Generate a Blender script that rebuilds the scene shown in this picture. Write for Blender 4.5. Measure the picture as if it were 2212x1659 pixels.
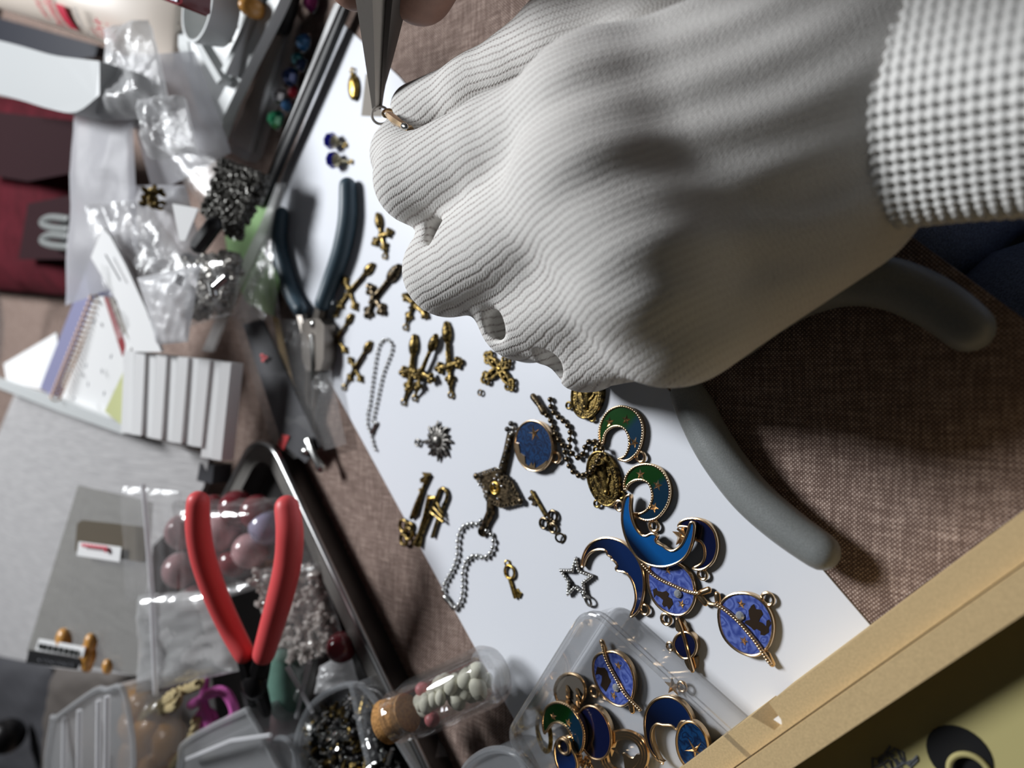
import bpy, bmesh, math, random
import numpy as np
from mathutils import Vector
from mathutils.geometry import delaunay_2d_cdt

for o in list(bpy.data.objects):
    bpy.data.objects.remove(o, do_unlink=True)
SC = bpy.context.scene
COL = SC.collection
random.seed(7)
RNG = np.random.default_rng(11)
PI = math.pi
MM = 0.001

# ------------------------------------------------------------------ camera, light, exposure
CAM_H = 180.0                       # mm above the desk
FPX = 1500.0                        # focal length in pixels of the 2212 px wide frame
TILT = math.radians(47.4)           # view axis below the horizontal, towards -X
CT, ST = math.cos(TILT), math.sin(TILT)
cam = bpy.data.cameras.new('camera')
cam.sensor_width = 36.0
cam.lens = FPX / 2212 * 36.0
cam.clip_start = 0.005
cam.clip_end = 20
cam.dof.use_dof = True
cam.dof.focus_distance = 0.196
cam.dof.aperture_fstop = 8.2
cam.dof.aperture_blades = 0
cam_o = bpy.data.objects.new('camera', cam)
COL.objects.link(cam_o)
cam_o.location = (0, 0, CAM_H * MM)
# camera x axis = (ST,0,-CT), y axis = +Y, z axis (backwards) = (CT,0,ST)
cam_o.rotation_mode = 'QUATERNION'
from mathutils import Matrix
cam_o.rotation_quaternion = Matrix(((ST, 0, CT), (0, 1, 0), (-CT, 0, ST))).to_quaternion()
SC.camera = cam_o

world = bpy.data.worlds.new('room_light')
SC.world = world
world.use_nodes = True
bg = world.node_tree.nodes['Background']
bg.inputs[0].default_value = (0.88, 0.94, 1.0, 1)
bg.inputs[1].default_value = 0.022

def area(name, loc, target, size, power, col):
    l = bpy.data.lights.new(name, 'AREA')
    l.shape = 'DISK'
    l.size = size * MM
    l.energy = power
    l.color = col
    o = bpy.data.objects.new(name, l)
    COL.objects.link(o)
    o.location = Vector(loc) * MM
    d = (Vector(target) - Vector(loc))
    o.rotation_mode = 'QUATERNION'
    o.rotation_quaternion = d.to_track_quat('-Z', 'Y')
    return o
# the desk lamp: a round white LED head beyond the far side of the work
area('desk_lamp_light', (-890, 430, 880), (-150, 10, 0), 340, 17.0, (0.95, 0.975, 1.0))
SC.view_settings.view_transform = 'Standard'
SC.view_settings.look = 'None'
SC.view_settings.exposure = 0.0
SC.view_settings.gamma = 1.0
SC.view_settings.use_curve_mapping = False
SC.cycles.transparent_max_bounces = 32
SC.cycles.max_bounces = 12
SC.cycles.use_denoising = True
SC.cycles.caustics_reflective = False
SC.cycles.caustics_refractive = False

# ------------------------------------------------------------------ geometry helpers (all in mm)
def W(px, py, z=0.0):
    """the point of the plane at height z that stands at this place of the desk"""
    u, v = px - 1106.0, 829.5 - py
    d = np.array([ST * u - CT * FPX, v, -CT * u - ST * FPX])
    return np.array([0, 0, CAM_H]) + d * ((z - CAM_H) / d[2])
def mmpx(px, z=0.0):
    """mm per pixel at this place (across the view)"""
    u = px - 1106.0
    return (CAM_H - z) / (CT * u + ST * FPX) * 1.0
def PP(pts, z):
    return [W(x, y, z) for x, y in pts]
def PZ(pts):
    return [W(*p) for p in pts]
def S(pts, org, k):
    """crop coordinates -> photograph coordinates"""
    return [(org[0] + x / k, org[1] + y / k) for x, y in pts]
def unit(v):
    v = np.asarray(v, float)
    return v / (np.linalg.norm(v) + 1e-12)
ZUP = np.array([0, 0, 1.0])

def catmull(pts, n=4, closed=True):
    P = [np.asarray(p, float) for p in pts]
    m = len(P)
    out = []
    rng = range(m) if closed else range(m - 1)
    for i in rng:
        if closed:
            a, b, c, d = P[i - 1], P[i], P[(i + 1) % m], P[(i + 2) % m]
        else:
            a, b, c, d = P[max(i - 1, 0)], P[i], P[i + 1], P[min(i + 2, m - 1)]
        for k in range(n):
            t = k / n
            out.append(0.5 * (2 * b + (c - a) * t + (2 * a - 5 * b + 4 * c - d) * t * t + (3 * b - a - 3 * c + d) * t ** 3))
    if not closed:
        out.append(P[-1])
    return out
def ellpx(cx, cy, rx, ry, ang=0, n=40, a0=0, a1=2 * PI):
    c, s = math.cos(math.radians(ang)), math.sin(math.radians(ang))
    out = []
    full = abs(a1 - a0 - 2 * PI) < 1e-6
    for i in range(n):
        t = a0 + (a1 - a0) * i / (n if full else n - 1)
        x, y = rx * math.cos(t), ry * math.sin(t)
        out.append((cx + x * c - y * s, cy + x * s + y * c))
    return out
def inset2(pts, d):
    """move a polygon's corners inwards by d"""
    P = np.array([p[:2] for p in pts], float)
    area2 = np.sum(P[:, 0] * np.roll(P[:, 1], -1) - np.roll(P[:, 0], -1) * P[:, 1])
    sgn = 1 if area2 > 0 else -1
    t = np.roll(P, -1, 0) - np.roll(P, 1, 0)
    t /= np.linalg.norm(t, axis=1)[:, None] + 1e-9
    n = np.stack([-t[:, 1], t[:, 0]], 1) * sgn
    Q = P + n * d
    return [tuple(q) for q in Q]
def resample(path, step, closed=False):
    P = np.array(path, float)
    if closed:
        P = np.vstack([P, P[:1]])
    L = np.concatenate([[0], np.cumsum(np.linalg.norm(np.diff(P, axis=0), axis=1))])
    n = max(2, int(round(L[-1] / step)))
    s = np.linspace(0, L[-1], n + 1)
    Q = np.stack([np.interp(s, L, P[:, k]) for k in range(3)], 1)
    return Q[:-1] if closed else Q

class MB:
    def __init__(self):
        self.v, self.f, self.n = [], [], 0
    def add(self, v, f):
        v = np.asarray(v, float).reshape(-1, 3)
        self.v.append(v)
        b = self.n
        self.f.extend([tuple(b + i for i in q) for q in f])
        self.n += len(v)
        return self
    def prism(self, top, down):
        """polygon `top` (3-D points) carried along the vector down"""
        T = np.array(top, float)
        P = T[:, :2]
        a2 = np.sum(P[:, 0] * np.roll(P[:, 1], -1) - np.roll(P[:, 0], -1) * P[:, 1])
        if a2 < 0:
            T = T[::-1]
        if np.isscalar(down):
            down = np.array([0, 0, -down])
        n = len(T)
        side = [(i, n + i, n + (i + 1) % n, (i + 1) % n) for i in range(n)]
        if n > 10 and np.ptp(T[:, 2]) < 1e-6:      # flat outline, maybe concave: triangulate the caps
            vs, _e, fs, *_r = delaunay_2d_cdt([Vector(p[:2]) for p in T], [(i, (i + 1) % n) for i in range(n)], [], 1, 1e-5)
            C = np.array([(v[0], v[1], T[0, 2]) for v in vs])
            self.add(C, [tuple(q) for q in fs])
            self.add(C + down, [tuple(q)[::-1] for q in fs])
            return self.add(np.vstack([T, T + down]), side)
        return self.add(np.vstack([T, T + down]), [tuple(range(n)), tuple(range(2 * n - 1, n - 1, -1))] + side)
    def tube(self, path, r, sides=10, closed=False, flat=1.0, caps=True, round_caps=False):
        P = np.array(path, float)
        n = len(P)
        R = np.full(n, r, float) if np.isscalar(r) else np.interp(np.linspace(0, 1, n), np.linspace(0, 1, len(r)), r)
        if round_caps and not closed:
            t0, t1 = unit(P[0] - P[1]), unit(P[-1] - P[-2])
            pre, pr, post, qr = [], [], [], []
            for a in (0.98, 0.9, 0.7, 0.4):
                pre.append(P[0] + t0 * R[0] * a); pr.append(R[0] * math.sqrt(1 - a * a))
                post.insert(0, P[-1] + t1 * R[-1] * a); qr.insert(0, R[-1] * math.sqrt(1 - a * a))
            P = np.vstack([pre, P, post]); R = np.concatenate([pr, R, qr]); n = len(P)
        V = []
        for i in range(n):
            if closed:
                t = unit(P[(i + 1) % n] - P[i - 1])
            else:
                t = unit(P[min(i + 1, n - 1)] - P[max(i - 1, 0)])
            a = np.cross(ZUP, t)
            if np.linalg.norm(a) < 0.15:
                a = np.cross(np.array([0.3, 1, 0]), t)
            a = unit(a)
            b = unit(np.cross(t, a))
            for k in range(sides):
                w = 2 * PI * k / sides
                V.append(P[i] + R[i] * (a * math.cos(w) + b * math.sin(w) * flat))
        F = []
        for i in range(n if closed else n - 1):
            j = (i + 1) % n
            for k in range(sides):
                l = (k + 1) % sides
                F.append((i * sides + k, j * sides + k, j * sides + l, i * sides + l))
        if caps and not closed:
            F.append(tuple(range(sides)))
            F.append(tuple(range(n * sides - 1, (n - 1) * sides - 1, -1)))
        return self.add(V, F)
    def ell(self, c, rx, ry=None, rz=None, rot=0.0, seg=12, rings=7, axes=None):
        ry = rx if ry is None else ry
        rz = rx if rz is None else rz
        V = [(0, 0, 1)]
        for i in range(1, rings):
            a = PI * i / rings
            for k in range(seg):
                w = 2 * PI * k / seg
                V.append((math.sin(a) * math.cos(w), math.sin(a) * math.sin(w), math.cos(a)))
        V.append((0, 0, -1))
        V = np.array(V) * (rx, ry, rz)
        if axes is not None:
            V = V @ np.array(axes)
        else:
            cs, sn = math.cos(rot), math.sin(rot)
            V = V @ np.array([[cs, sn, 0], [-sn, cs, 0], [0, 0, 1]])
        F = []
        for k in range(seg):
            l = (k + 1) % seg
            F.append((0, 1 + k, 1 + l))
            for i in range(rings - 2):
                a, b = 1 + i * seg, 1 + (i + 1) * seg
                F.append((a + k, b + k, b + l, a + l))
            a = 1 + (rings - 2) * seg
            F.append((a + k, len(V) - 1, a + l))
        return self.add(V + np.asarray(c), F)
    def torus(self, c, R, r, axis=(0, 0, 1), seg=20, sides=8, squash=1.0):
        ax = unit(axis)
        a = np.cross(ax, (0, 1, 0) if abs(ax[1]) < 0.9 else (1, 0, 0))
        a = unit(a); b = np.cross(ax, a)
        V, F = [], []
        for i in range(seg):
            w = 2 * PI * i / seg
            d = a * math.cos(w) + b * math.sin(w) * squash
            du = unit(d)
            for k in range(sides):
                q = 2 * PI * k / sides
                V.append(np.asarray(c) + d * R + du * r * math.cos(q) + ax * r * math.sin(q))
        for i in range(seg):
            j = (i + 1) % seg
            for k in range(sides):
                l = (k + 1) % sides
                F.append((i * sides + k, j * sides + k, j * sides + l, i * sides + l))
        return self.add(V, F)
    def lathe(self, a, b, prof, seg=32):
        """profile [(t, r)] turned about the axis from a to b (t in mm from a)"""
        a, b = np.asarray(a, float), np.asarray(b, float)
        ax = unit(b - a)
        x = np.cross(ax, ZUP)
        x = unit(x) if np.linalg.norm(x) > 0.05 else np.array([1.0, 0, 0])
        x = unit(x - ax * np.dot(x, ax))
        y = np.cross(ax, x)
        V, F = [], []
        for t, r in prof:
            for k in range(seg):
                w = 2 * PI * k / seg
                V.append(a + ax * t + (x * math.cos(w) + y * math.sin(w)) * max(r, 1e-3))
        for i in range(len(prof) - 1):
            for k in range(seg):
                l = (k + 1) % seg
                F.append((i * seg + k, i * seg + l, (i + 1) * seg + l, (i + 1) * seg + k))
        return self.add(V, F)
    def grid(self, P):
        """P: array (n, m, 3)"""
        n, m = P.shape[:2]
        F = [(i * m + j, (i + 1) * m + j, (i + 1) * m + j + 1, i * m + j + 1) for i in range(n - 1) for j in range(m - 1)]
        return self.add(P.reshape(-1, 3), F)
    def many(self, V, F, places):
        V = np.asarray(V, float)
        for p, R, s in places:
            self.add((V * s) @ R.T + p, F)
        return self

def rotm(a, b, c):
    ca, sa, cb, sb, cc, sc = math.cos(a), math.sin(a), math.cos(b), math.sin(b), math.cos(c), math.sin(c)
    return np.array([[ca, -sa, 0], [sa, ca, 0], [0, 0, 1]]) @ np.array([[cb, 0, sb], [0, 1, 0], [-sb, 0, cb]]) @ np.array([[1, 0, 0], [0, cc, -sc], [0, sc, cc]])

def mesh_of(name, mb, org, mat, smooth=True, angle=42, attrs=None):
    V = np.vstack(mb.v) - org
    me = bpy.data.meshes.new(name)
    me.from_pydata((V * MM).tolist(), [], mb.f)
    me.validate()
    bm = bmesh.new(); bm.from_mesh(me)
    bmesh.ops.recalc_face_normals(bm, faces=bm.faces)
    bm.to_mesh(me); bm.free()
    if smooth:
        me.shade_smooth()
        me.set_sharp_from_angle(angle=math.radians(angle))
    if attrs:
        for k, a in attrs.items():
            at = me.attributes.new(k, 'FLOAT', 'POINT')
            at.data.foreach_set('value', np.asarray(a, np.float32))
    me.materials.append(mat)
    return me
def wloc(o):
    p = np.zeros(3)
    while o is not None:
        p = p + np.array(o.location) / MM
        o = o.parent
    return p
def thing(name, label, cat, at, group=None, kind=None):
    o = bpy.data.objects.new(name, None)
    COL.objects.link(o)
    o.empty_display_size = 0.005
    o.location = Vector([float(c) for c in at]) * MM
    tag(o, label, cat, group, kind)
    return o
def tag(o, label=None, cat=None, group=None, kind=None):
    if label: o['label'] = label
    if cat: o['category'] = cat
    if group: o['group'] = group
    if kind: o['kind'] = kind
    return o
def part(name, mb, mat, parent=None, label=None, kind=None, smooth=True, angle=42, attrs=None):
    V = np.vstack(mb.v)
    if parent is not None:
        org = wloc(parent)
        own = (V.min(0) + V.max(0)) / 2
    else:
        org = np.zeros(3)
        own = (V.min(0) + V.max(0)) / 2
        own[2] = V[:, 2].min()
    me = mesh_of(name, mb, own, mat, smooth, angle, attrs)
    o = bpy.data.objects.new(name, me)
    COL.objects.link(o)
    if parent is not None:
        o.parent = parent
    o.location = Vector((own - org).tolist()) * MM
    if label: o['label'] = label
    if kind: o['kind'] = kind
    return o
def solo(name, mb, mat, label, cat, group=None, kind=None, **k):
    return tag(part(name, mb, mat, None, **k), label, cat, group, kind)
def copies(src, places, parent):
    """place copies of a part (sharing its mesh) at world points in mm"""
    base = wloc(parent)
    out = [src]
    for i, p in enumerate(places):
        o = src if i == 0 else src.copy()
        if i: COL.objects.link(o); o.parent = parent; out.append(o)
        o.location = Vector((np.asarray(p) - base).tolist()) * MM
    return out

# ------------------------------------------------------------------ materials
def srgb(r, g, b):
    return tuple(((c / 255) / 12.92 if c / 255 <= 0.04045 else ((c / 255 + 0.055) / 1.055) ** 2.4) for c in (r, g, b)) + (1.0,)
class NT:
    def __init__(self, name):
        self.m = bpy.data.materials.new(name)
        self.m.use_nodes = True
        self.t = self.m.node_tree
        self.out = self.t.nodes['Material Output']
        self.p = self.t.nodes['Principled BSDF']
    def n(self, typ, **kw):
        nd = self.t.nodes.new(typ)
        for k, v in kw.items():
            if k.startswith('i_'):
                nd.inputs[k[2:]].default_value = v
            else:
                setattr(nd, k, v)
        return nd
    def l(self, a, b):
        self.t.links.new(a, b)
    def math(self, op, a, b=None):
        nd = self.t.nodes.new('ShaderNodeMath'); nd.operation = op
        for i, x in enumerate((a, b)):
            if x is None: continue
            if isinstance(x, (int, float)): nd.inputs[i].default_value = x
            else: self.l(x, nd.inputs[i])
        return nd.outputs[0]
    def ramp(self, fac, stops):
        nd = self.t.nodes.new('ShaderNodeValToRGB')
        e = nd.color_ramp.elements
        while len(e) < len(stops): e.new(0.5)
        for q, (p, c) in zip(e, stops):
            q.position = p; q.color = c
        self.l(fac, nd.inputs[0])
        return nd.outputs[0]
    def coord(self, scale=(1, 1, 1), rot=(0, 0, 0), kind='Object'):
        tc = self.t.nodes.new('ShaderNodeTexCoord')
        mp = self.t.nodes.new('ShaderNodeMapping')
        mp.inputs['Scale'].default_value = scale
        mp.inputs['Rotation'].default_value = rot
        self.l(tc.outputs[kind], mp.inputs[0])
        return mp.outputs[0]
    def noise(self, vec, scale, detail=2.0, rough=0.5):
        nd = self.t.nodes.new('ShaderNodeTexNoise')
        nd.inputs['Scale'].default_value = scale
        nd.inputs['Detail'].default_value = detail
        nd.inputs['Roughness'].default_value = rough
        if vec is not None: self.l(vec, nd.inputs['Vector'])
        return nd.outputs[0]
    def bump(self, h, strength=0.5, dist=0.0003):
        nd = self.t.nodes.new('ShaderNodeBump')
        nd.inputs['Strength'].default_value = strength
        nd.inputs['Distance'].default_value = dist
        self.l(h, nd.inputs['Height'])
        self.l(nd.outputs[0], self.p.inputs['Normal'])
        return nd
    def set(self, **kw):
        for k, v in kw.items():
            self.p.inputs[k.replace('_', ' ')].default_value = v
        return self
def plain(name, c, rough=0.5, metal=0.0, spec=0.5, coat=0.0, bump=None, var=0.0, nscale=800):
    t = NT(name)
    t.set(Base_Color=c, Roughness=rough, Metallic=metal, Coat_Weight=coat)
    t.p.inputs['Specular IOR Level'].default_value = spec
    v = t.coord()
    if var:
        f = t.noise(v, nscale, 3)
        lo = tuple(x * (1 - var) for x in c[:3]) + (1,)
        hi = tuple(min(1, x * (1 + var)) for x in c[:3]) + (1,)
        t.l(t.ramp(f, [(0.3, lo), (0.7, hi)]), t.p.inputs['Base Color'])
    if bump:
        t.bump(t.noise(v, bump[0], 2), bump[1], bump[2])
    return t.m
def aged(name, dark, light, rough=0.32, scale=900, lo=0.4, hi=0.62):
    """antiqued plated metal: bright where rubbed, dark in the recesses' patina"""
    t = NT(name)
    v = t.coord()
    f = t.noise(v, scale, 3)
    t.l(t.ramp(f, [(lo, dark), (hi, light)]), t.p.inputs['Base Color'])
    t.set(Metallic=1.0, Roughness=rough)
    t.bump(t.noise(v, scale * 2.2, 2), 0.35, 0.0003)
    return t.m
def film(name, col=(1, 1, 1, 1), body=0.12, gloss=0.08, rough=0.12, bump=0.0, scale=60, tint=(1, 1, 1, 1), fres=0.4):
    """thin clear plastic: mostly passes light, a little milky, glossy at glancing angles"""
    t = NT(name)
    t.t.nodes.remove(t.p)
    tr = t.n('ShaderNodeBsdfTransparent'); tr.inputs[0].default_value = tint
    df = t.n('ShaderNodeBsdfDiffuse'); df.inputs[0].default_value = col
    tl = t.n('ShaderNodeBsdfTranslucent'); tl.inputs[0].default_value = col
    m0 = t.n('ShaderNodeMixShader'); m0.inputs[0].default_value = 0.35
    t.l(df.outputs[0], m0.inputs[1]); t.l(tl.outputs[0], m0.inputs[2])
    m1 = t.n('ShaderNodeMixShader'); m1.inputs[0].default_value = body
    t.l(tr.outputs[0], m1.inputs[1]); t.l(m0.outputs[0], m1.inputs[2])
    gl = t.n('ShaderNodeBsdfGlossy'); gl.inputs['Roughness'].default_value = rough
    lw = t.n('ShaderNodeLayerWeight'); lw.inputs[0].default_value = 0.3
    fac = t.math('ADD', t.math('MULTIPLY', lw.outputs['Fresnel'], fres), gloss)
    m2 = t.n('ShaderNodeMixShader')
    t.l(fac, m2.inputs[0]); t.l(m1.outputs[0], m2.inputs[1]); t.l(gl.outputs[0], m2.inputs[2])
    t.l(m2.outputs[0], t.out.inputs[0])
    if bump:
        b = t.n('ShaderNodeBump'); b.inputs['Strength'].default_value = bump; b.inputs['Distance'].default_value = 0.001
        t.l(t.noise(t.coord(), scale, 3), b.inputs['Height'])
        t.l(b.outputs[0], gl.inputs['Normal']); t.l(b.outputs[0], lw.inputs['Normal'])
    return t.m

def fabric_mat():
    t = NT('desk_fabric')
    # threads run along the desk's own edges, 45 degrees to the world axes
    v = t.coord(rot=(0, 0, math.radians(46)))
    w1 = t.n('ShaderNodeTexWave', wave_type='BANDS', bands_direction='X'); w1.inputs['Scale'].default_value = 420
    w2 = t.n('ShaderNodeTexWave', wave_type='BANDS', bands_direction='Y'); w2.inputs['Scale'].default_value = 420
    for w in (w1, w2):
        w.inputs['Distortion'].default_value = 1.2
        w.inputs['Detail'].default_value = 1.0
        w.inputs['Detail Scale'].default_value = 1.0
        t.l(v, w.inputs[0])
    weave = t.math('MULTIPLY', w1.outputs[1], w2.outputs[1])
    vx = t.coord(scale=(1, 9, 1), rot=(0, 0, math.radians(46)))
    vy = t.coord(scale=(9, 1, 1), rot=(0, 0, math.radians(46)))
    n1 = t.noise(vx, 130, 3, 0.6)
    n2 = t.noise(vy, 130, 3, 0.6)
    streak = t.math('MULTIPLY', t.math('ADD', n1, n2), 0.5)
    f = t.math('ADD', t.math('MULTIPLY', weave, 0.62), t.math('MULTIPLY', t.math('SUBTRACT', streak, 0.5), 1.5))
    t.l(t.ramp(f, [(0.0, srgb(104, 85, 77)), (0.26, srgb(148, 125, 114)), (0.68, srgb(224, 206, 194))]), t.p.inputs['Base Color'])
    t.set(Roughness=0.9, Sheen_Weight=0.15)
    t.p.inputs['Specular IOR Level'].default_value = 0.15
    t.bump(weave, 0.5, 0.0004)
    return t.m
def knit_mat(name, base, groove, pitch, stitch, strength):
    """ribbed cotton knit: follows the ribs stored on the mesh in millimetres"""
    t = NT(name)
    a = t.n('ShaderNodeAttribute', attribute_name='rib')
    b = t.n('ShaderNodeAttribute', attribute_name='along')
    v = t.coord()
    wob = t.math('MULTIPLY', t.math('SUBTRACT', t.noise(v, 130, 2), 0.5), 1.1)
    r = t.math('ADD', a.outputs['Fac'], wob)
    s = t.math('SINE', t.math('MULTIPLY', r, 2 * PI / pitch))
    g = t.math('POWER', t.math('MULTIPLY', t.math('SUBTRACT', 1.0, s), 0.5), 4.0)      # narrow groove between two ribs
    al = t.math('ADD', b.outputs['Fac'], t.math('MULTIPLY', s, stitch * 0.25))
    q = t.math('SINE', t.math('MULTIPLY', al, 2 * PI / stitch))
    g = t.math('MULTIPLY', g, t.math('ADD', 0.72, t.math('MULTIPLY', q, 0.28)))
    mr = t.n('ShaderNodeMapRange'); t.l(b.outputs['Fac'], mr.inputs[0])
    for k, x in enumerate((42.0, 82.0, 0.12, 1.0)): mr.inputs[k + 1].default_value = x
    patch = t.noise(v, 55, 2)
    amp = t.math('MULTIPLY', mr.outputs[0], t.math('ADD', 0.45, t.math('MULTIPLY', patch, 0.9)))
    g = t.math('MULTIPLY', g, amp)
    fine = t.math('MULTIPLY', t.math('SINE', t.math('MULTIPLY', a.outputs['Fac'], 2 * PI / 0.85)), q)
    fuzz = t.noise(v, 1500, 2, 0.6)
    inv = t.math('SUBTRACT', 1.0, mr.outputs[0])
    fz = t.math('ADD', t.math('MULTIPLY', t.math('SUBTRACT', fuzz, 0.5), 1.1), t.math('MULTIPLY', fine, 0.3))
    h = t.math('SUBTRACT', t.math('ADD', t.math('MULTIPLY', q, 0.06), t.math('MULTIPLY', fz, t.math('ADD', 0.35, t.math('MULTIPLY', inv, 0.5)))), t.math('MULTIPLY', g, 0.9))
    f = t.math('ADD', t.math('SUBTRACT', 0.75, t.math('MULTIPLY', g, 0.75)), t.math('MULTIPLY', fz, t.math('ADD', 0.2, t.math('MULTIPLY', inv, 0.3))))
    t.l(t.ramp(f, [(0.05, groove), (0.75, base)]), t.p.inputs['Base Color'])
    t.set(Roughness=0.95, Sheen_Weight=0.1)
    t.p.inputs['Specular IOR Level'].default_value = 0.1
    t.bump(h, strength, 0.0005)
    return t.m
def pearl_mat(name, dark, light, scale=330):
    t = NT(name)
    v = t.coord()
    w = t.n('ShaderNodeTexVoronoi', feature='SMOOTH_F1'); w.inputs['Scale'].default_value = scale
    nz = t.n('ShaderNodeTexNoise'); nz.inputs['Scale'].default_value = 300
    t.l(v, nz.inputs[0])
    mx = t.n('ShaderNodeVectorMath', operation='MULTIPLY_ADD')
    t.l(nz.outputs[1], mx.inputs[0]); mx.inputs[1].default_value = (0.003, 0.003, 0.003); t.l(v, mx.inputs[2])
    t.l(mx.outputs[0], w.inputs[0])
    f = t.math('FRACT', t.math('MULTIPLY', w.outputs[0], 4.0))
    t.l(t.ramp(f, [(0.0, dark), (0.5, light), (1.0, dark)]), t.p.inputs['Base Color'])
    t.set(Roughness=0.3, Metallic=0.12, Coat_Weight=1.0, Coat_Roughness=0.03)
    return t.m
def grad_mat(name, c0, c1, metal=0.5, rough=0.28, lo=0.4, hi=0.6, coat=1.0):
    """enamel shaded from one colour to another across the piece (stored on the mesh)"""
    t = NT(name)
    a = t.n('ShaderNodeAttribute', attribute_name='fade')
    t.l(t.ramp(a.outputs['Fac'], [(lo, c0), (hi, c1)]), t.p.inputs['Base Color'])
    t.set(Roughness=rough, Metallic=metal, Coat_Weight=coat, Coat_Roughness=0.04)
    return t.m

M = {}
M['fabric'] = fabric_mat()
M['sheet'] = plain('white_card', srgb(233, 236, 243), 0.38, spec=0.3)
M['glove'] = knit_mat('glove_knit', srgb(228, 226, 222), srgb(168, 159, 156), 1.55, 1.1, 0.45)
M['cuff'] = plain('cuff_knit', srgb(226, 225, 222), 0.95, spec=0.1, bump=(2500, 0.4, 0.0004))
M['gold'] = plain('pale_gold', srgb(226, 196, 158), 0.24, 1.0)
M['ygold'] = aged('yellow_gold', srgb(130, 100, 40), srgb(215, 185, 105), 0.28)
M['brass'] = aged('antique_brass', srgb(50, 43, 30), srgb(160, 136, 82), 0.36, 800)
M['bronze'] = aged('dark_bronze', srgb(46, 42, 36), srgb(128, 112, 88), 0.34, 700)
M['pewter'] = aged('pewter', srgb(58, 56, 54), srgb(150, 147, 142), 0.42, 500)
M['silver'] = plain('silver', srgb(205, 205, 203), 0.22, 1.0)
M['steel'] = plain('brushed_steel', srgb(172, 166, 160), 0.48, 0.6, bump=(1500, 0.15, 0.0002))
M['jawsteel'] = plain('satin_steel', srgb(128, 122, 116), 0.4, 1.0)
M['beadgrey'] = plain('grey_metal_bead', srgb(158, 154, 148), 0.34, 0.8)
M['seed'] = plain('black_seed_bead', srgb(84, 82, 78), 0.25, 0.5)
M['darksteel'] = plain('dark_steel', srgb(88, 83, 80), 0.48, 0.7)
M['teal'] = plain('teal_rubber', srgb(62, 82, 94), 0.45, bump=(1500, 0.1, 0.0002))
M['greyrub'] = plain('grey_rubber', srgb(132, 135, 134), 0.42, bump=(2500, 0.25, 0.0002), var=0.12, nscale=2500)
M['redrub'] = plain('red_rubber', srgb(230, 88, 90), 0.42, spec=0.35)
M['blackmetal'] = plain('black_metal', srgb(26, 24, 25), 0.35, 0.4)
M['traymetal'] = plain('tray_lacquer', srgb(44, 42, 42), 0.34, 0.0, coat=0.3)
M['traylip'] = plain('tray_lip_steel', srgb(170, 170, 170), 0.28, 1.0)
M['kraft'] = plain('tan_board', srgb(208, 181, 136), 0.85, spec=0.2, var=0.12, nscale=2200)
M['cream'] = plain('cream_board', srgb(190, 180, 125), 0.8, spec=0.2)
M['black'] = plain('black', srgb(22, 22, 24), 0.5)
M['ink'] = plain('dark_ink', srgb(60, 62, 60), 0.7)
M['skin'] = plain('skin', srgb(150, 112, 96), 0.55, var=0.08, nscale=300, bump=(900, 0.2, 0.0003))
M['white'] = plain('white_plastic', srgb(214, 217, 217), 0.4)
M['bracketwhite'] = plain('bracket_plastic', srgb(166, 169, 170), 0.45)
M['flange'] = plain('flange_steel', srgb(135, 132, 128), 0.52, 0.9)
M['smoke'] = plain('smoky_film', srgb(92, 86, 82), 0.5)
M['paper'] = plain('white_paper', srgb(236, 236, 236), 0.8, spec=0.2)
M['creamtube'] = plain('cream_tube', srgb(232, 219, 206), 0.4)
M['redtxt'] = plain('red_print', srgb(205, 40, 70), 0.6)
M['greytxt'] = plain('grey_print', srgb(110, 112, 118), 0.7)
M['navyplastic'] = plain('navy_plastic', srgb(34, 36, 46), 0.5)
M['pouchshade'] = plain('maroon_painted_shade', srgb(44, 24, 28), 0.9, spec=0.1)
M['redcloth'] = plain('dark_red_cloth', srgb(74, 20, 29), 0.9, spec=0.1, var=0.25, nscale=60, bump=(500, 0.3, 0.0006))
M['greycloth'] = None
M['purple'] = plain('lilac_card', srgb(140, 140, 175), 0.6)
M['copper'] = plain('copper_wire', srgb(196, 160, 130), 0.5, 0.2)
M['yellownote'] = plain('yellow_note', srgb(222, 226, 165), 0.8)
M['greennote'] = plain('green_note', srgb(172, 214, 150), 0.8)
M['redcard'] = plain('red_card', srgb(150, 45, 50), 0.7)
M['taupe'] = plain('taupe_card', srgb(140, 132, 122), 0.7)
M['charcoal'] = plain('charcoal_card', srgb(62, 62, 66), 0.6)
M['quartz'] = plain('rose_quartz', srgb(190, 150, 152), 0.18, coat=0.5, var=0.15, nscale=120)
M['lilac'] = plain('lilac_quartz', srgb(150, 145, 170), 0.18, coat=0.5, var=0.15, nscale=120)
M['garnet'] = plain('garnet_bead', srgb(120, 45, 52), 0.15, coat=0.5)
M['jade'] = plain('green_stone', srgb(100, 135, 122), 0.35, var=0.15, nscale=120)
M['amber'] = plain('amber_stone', srgb(216, 156, 78), 0.35, coat=0.4, var=0.2, nscale=60)
M['magenta'] = plain('magenta_plastic', srgb(214, 104, 184), 0.4)
M['twine'] = plain('beige_twine', srgb(176, 160, 122), 0.9, spec=0.1, var=0.3, nscale=900)
M['cork'] = plain('cork', srgb(188, 140, 88), 0.9, spec=0.1, var=0.35, nscale=900, bump=(900, 0.6, 0.0004))
M['shell'] = plain('pale_shell', srgb(216, 214, 196), 0.6, var=0.1, nscale=300)
M['coral'] = plain('coral_bead', srgb(215, 128, 130), 0.4)
M['brown'] = plain('brown_card', srgb(88, 78, 62), 0.7)
M['catbrown'] = plain('cat_recess', srgb(62, 48, 36), 0.45, 0.6)
M['denim'] = plain('dark_denim', srgb(150, 158, 178), 0.9, spec=0.1, var=0.35, nscale=1400, bump=(1800, 0.4, 0.0005))
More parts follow.
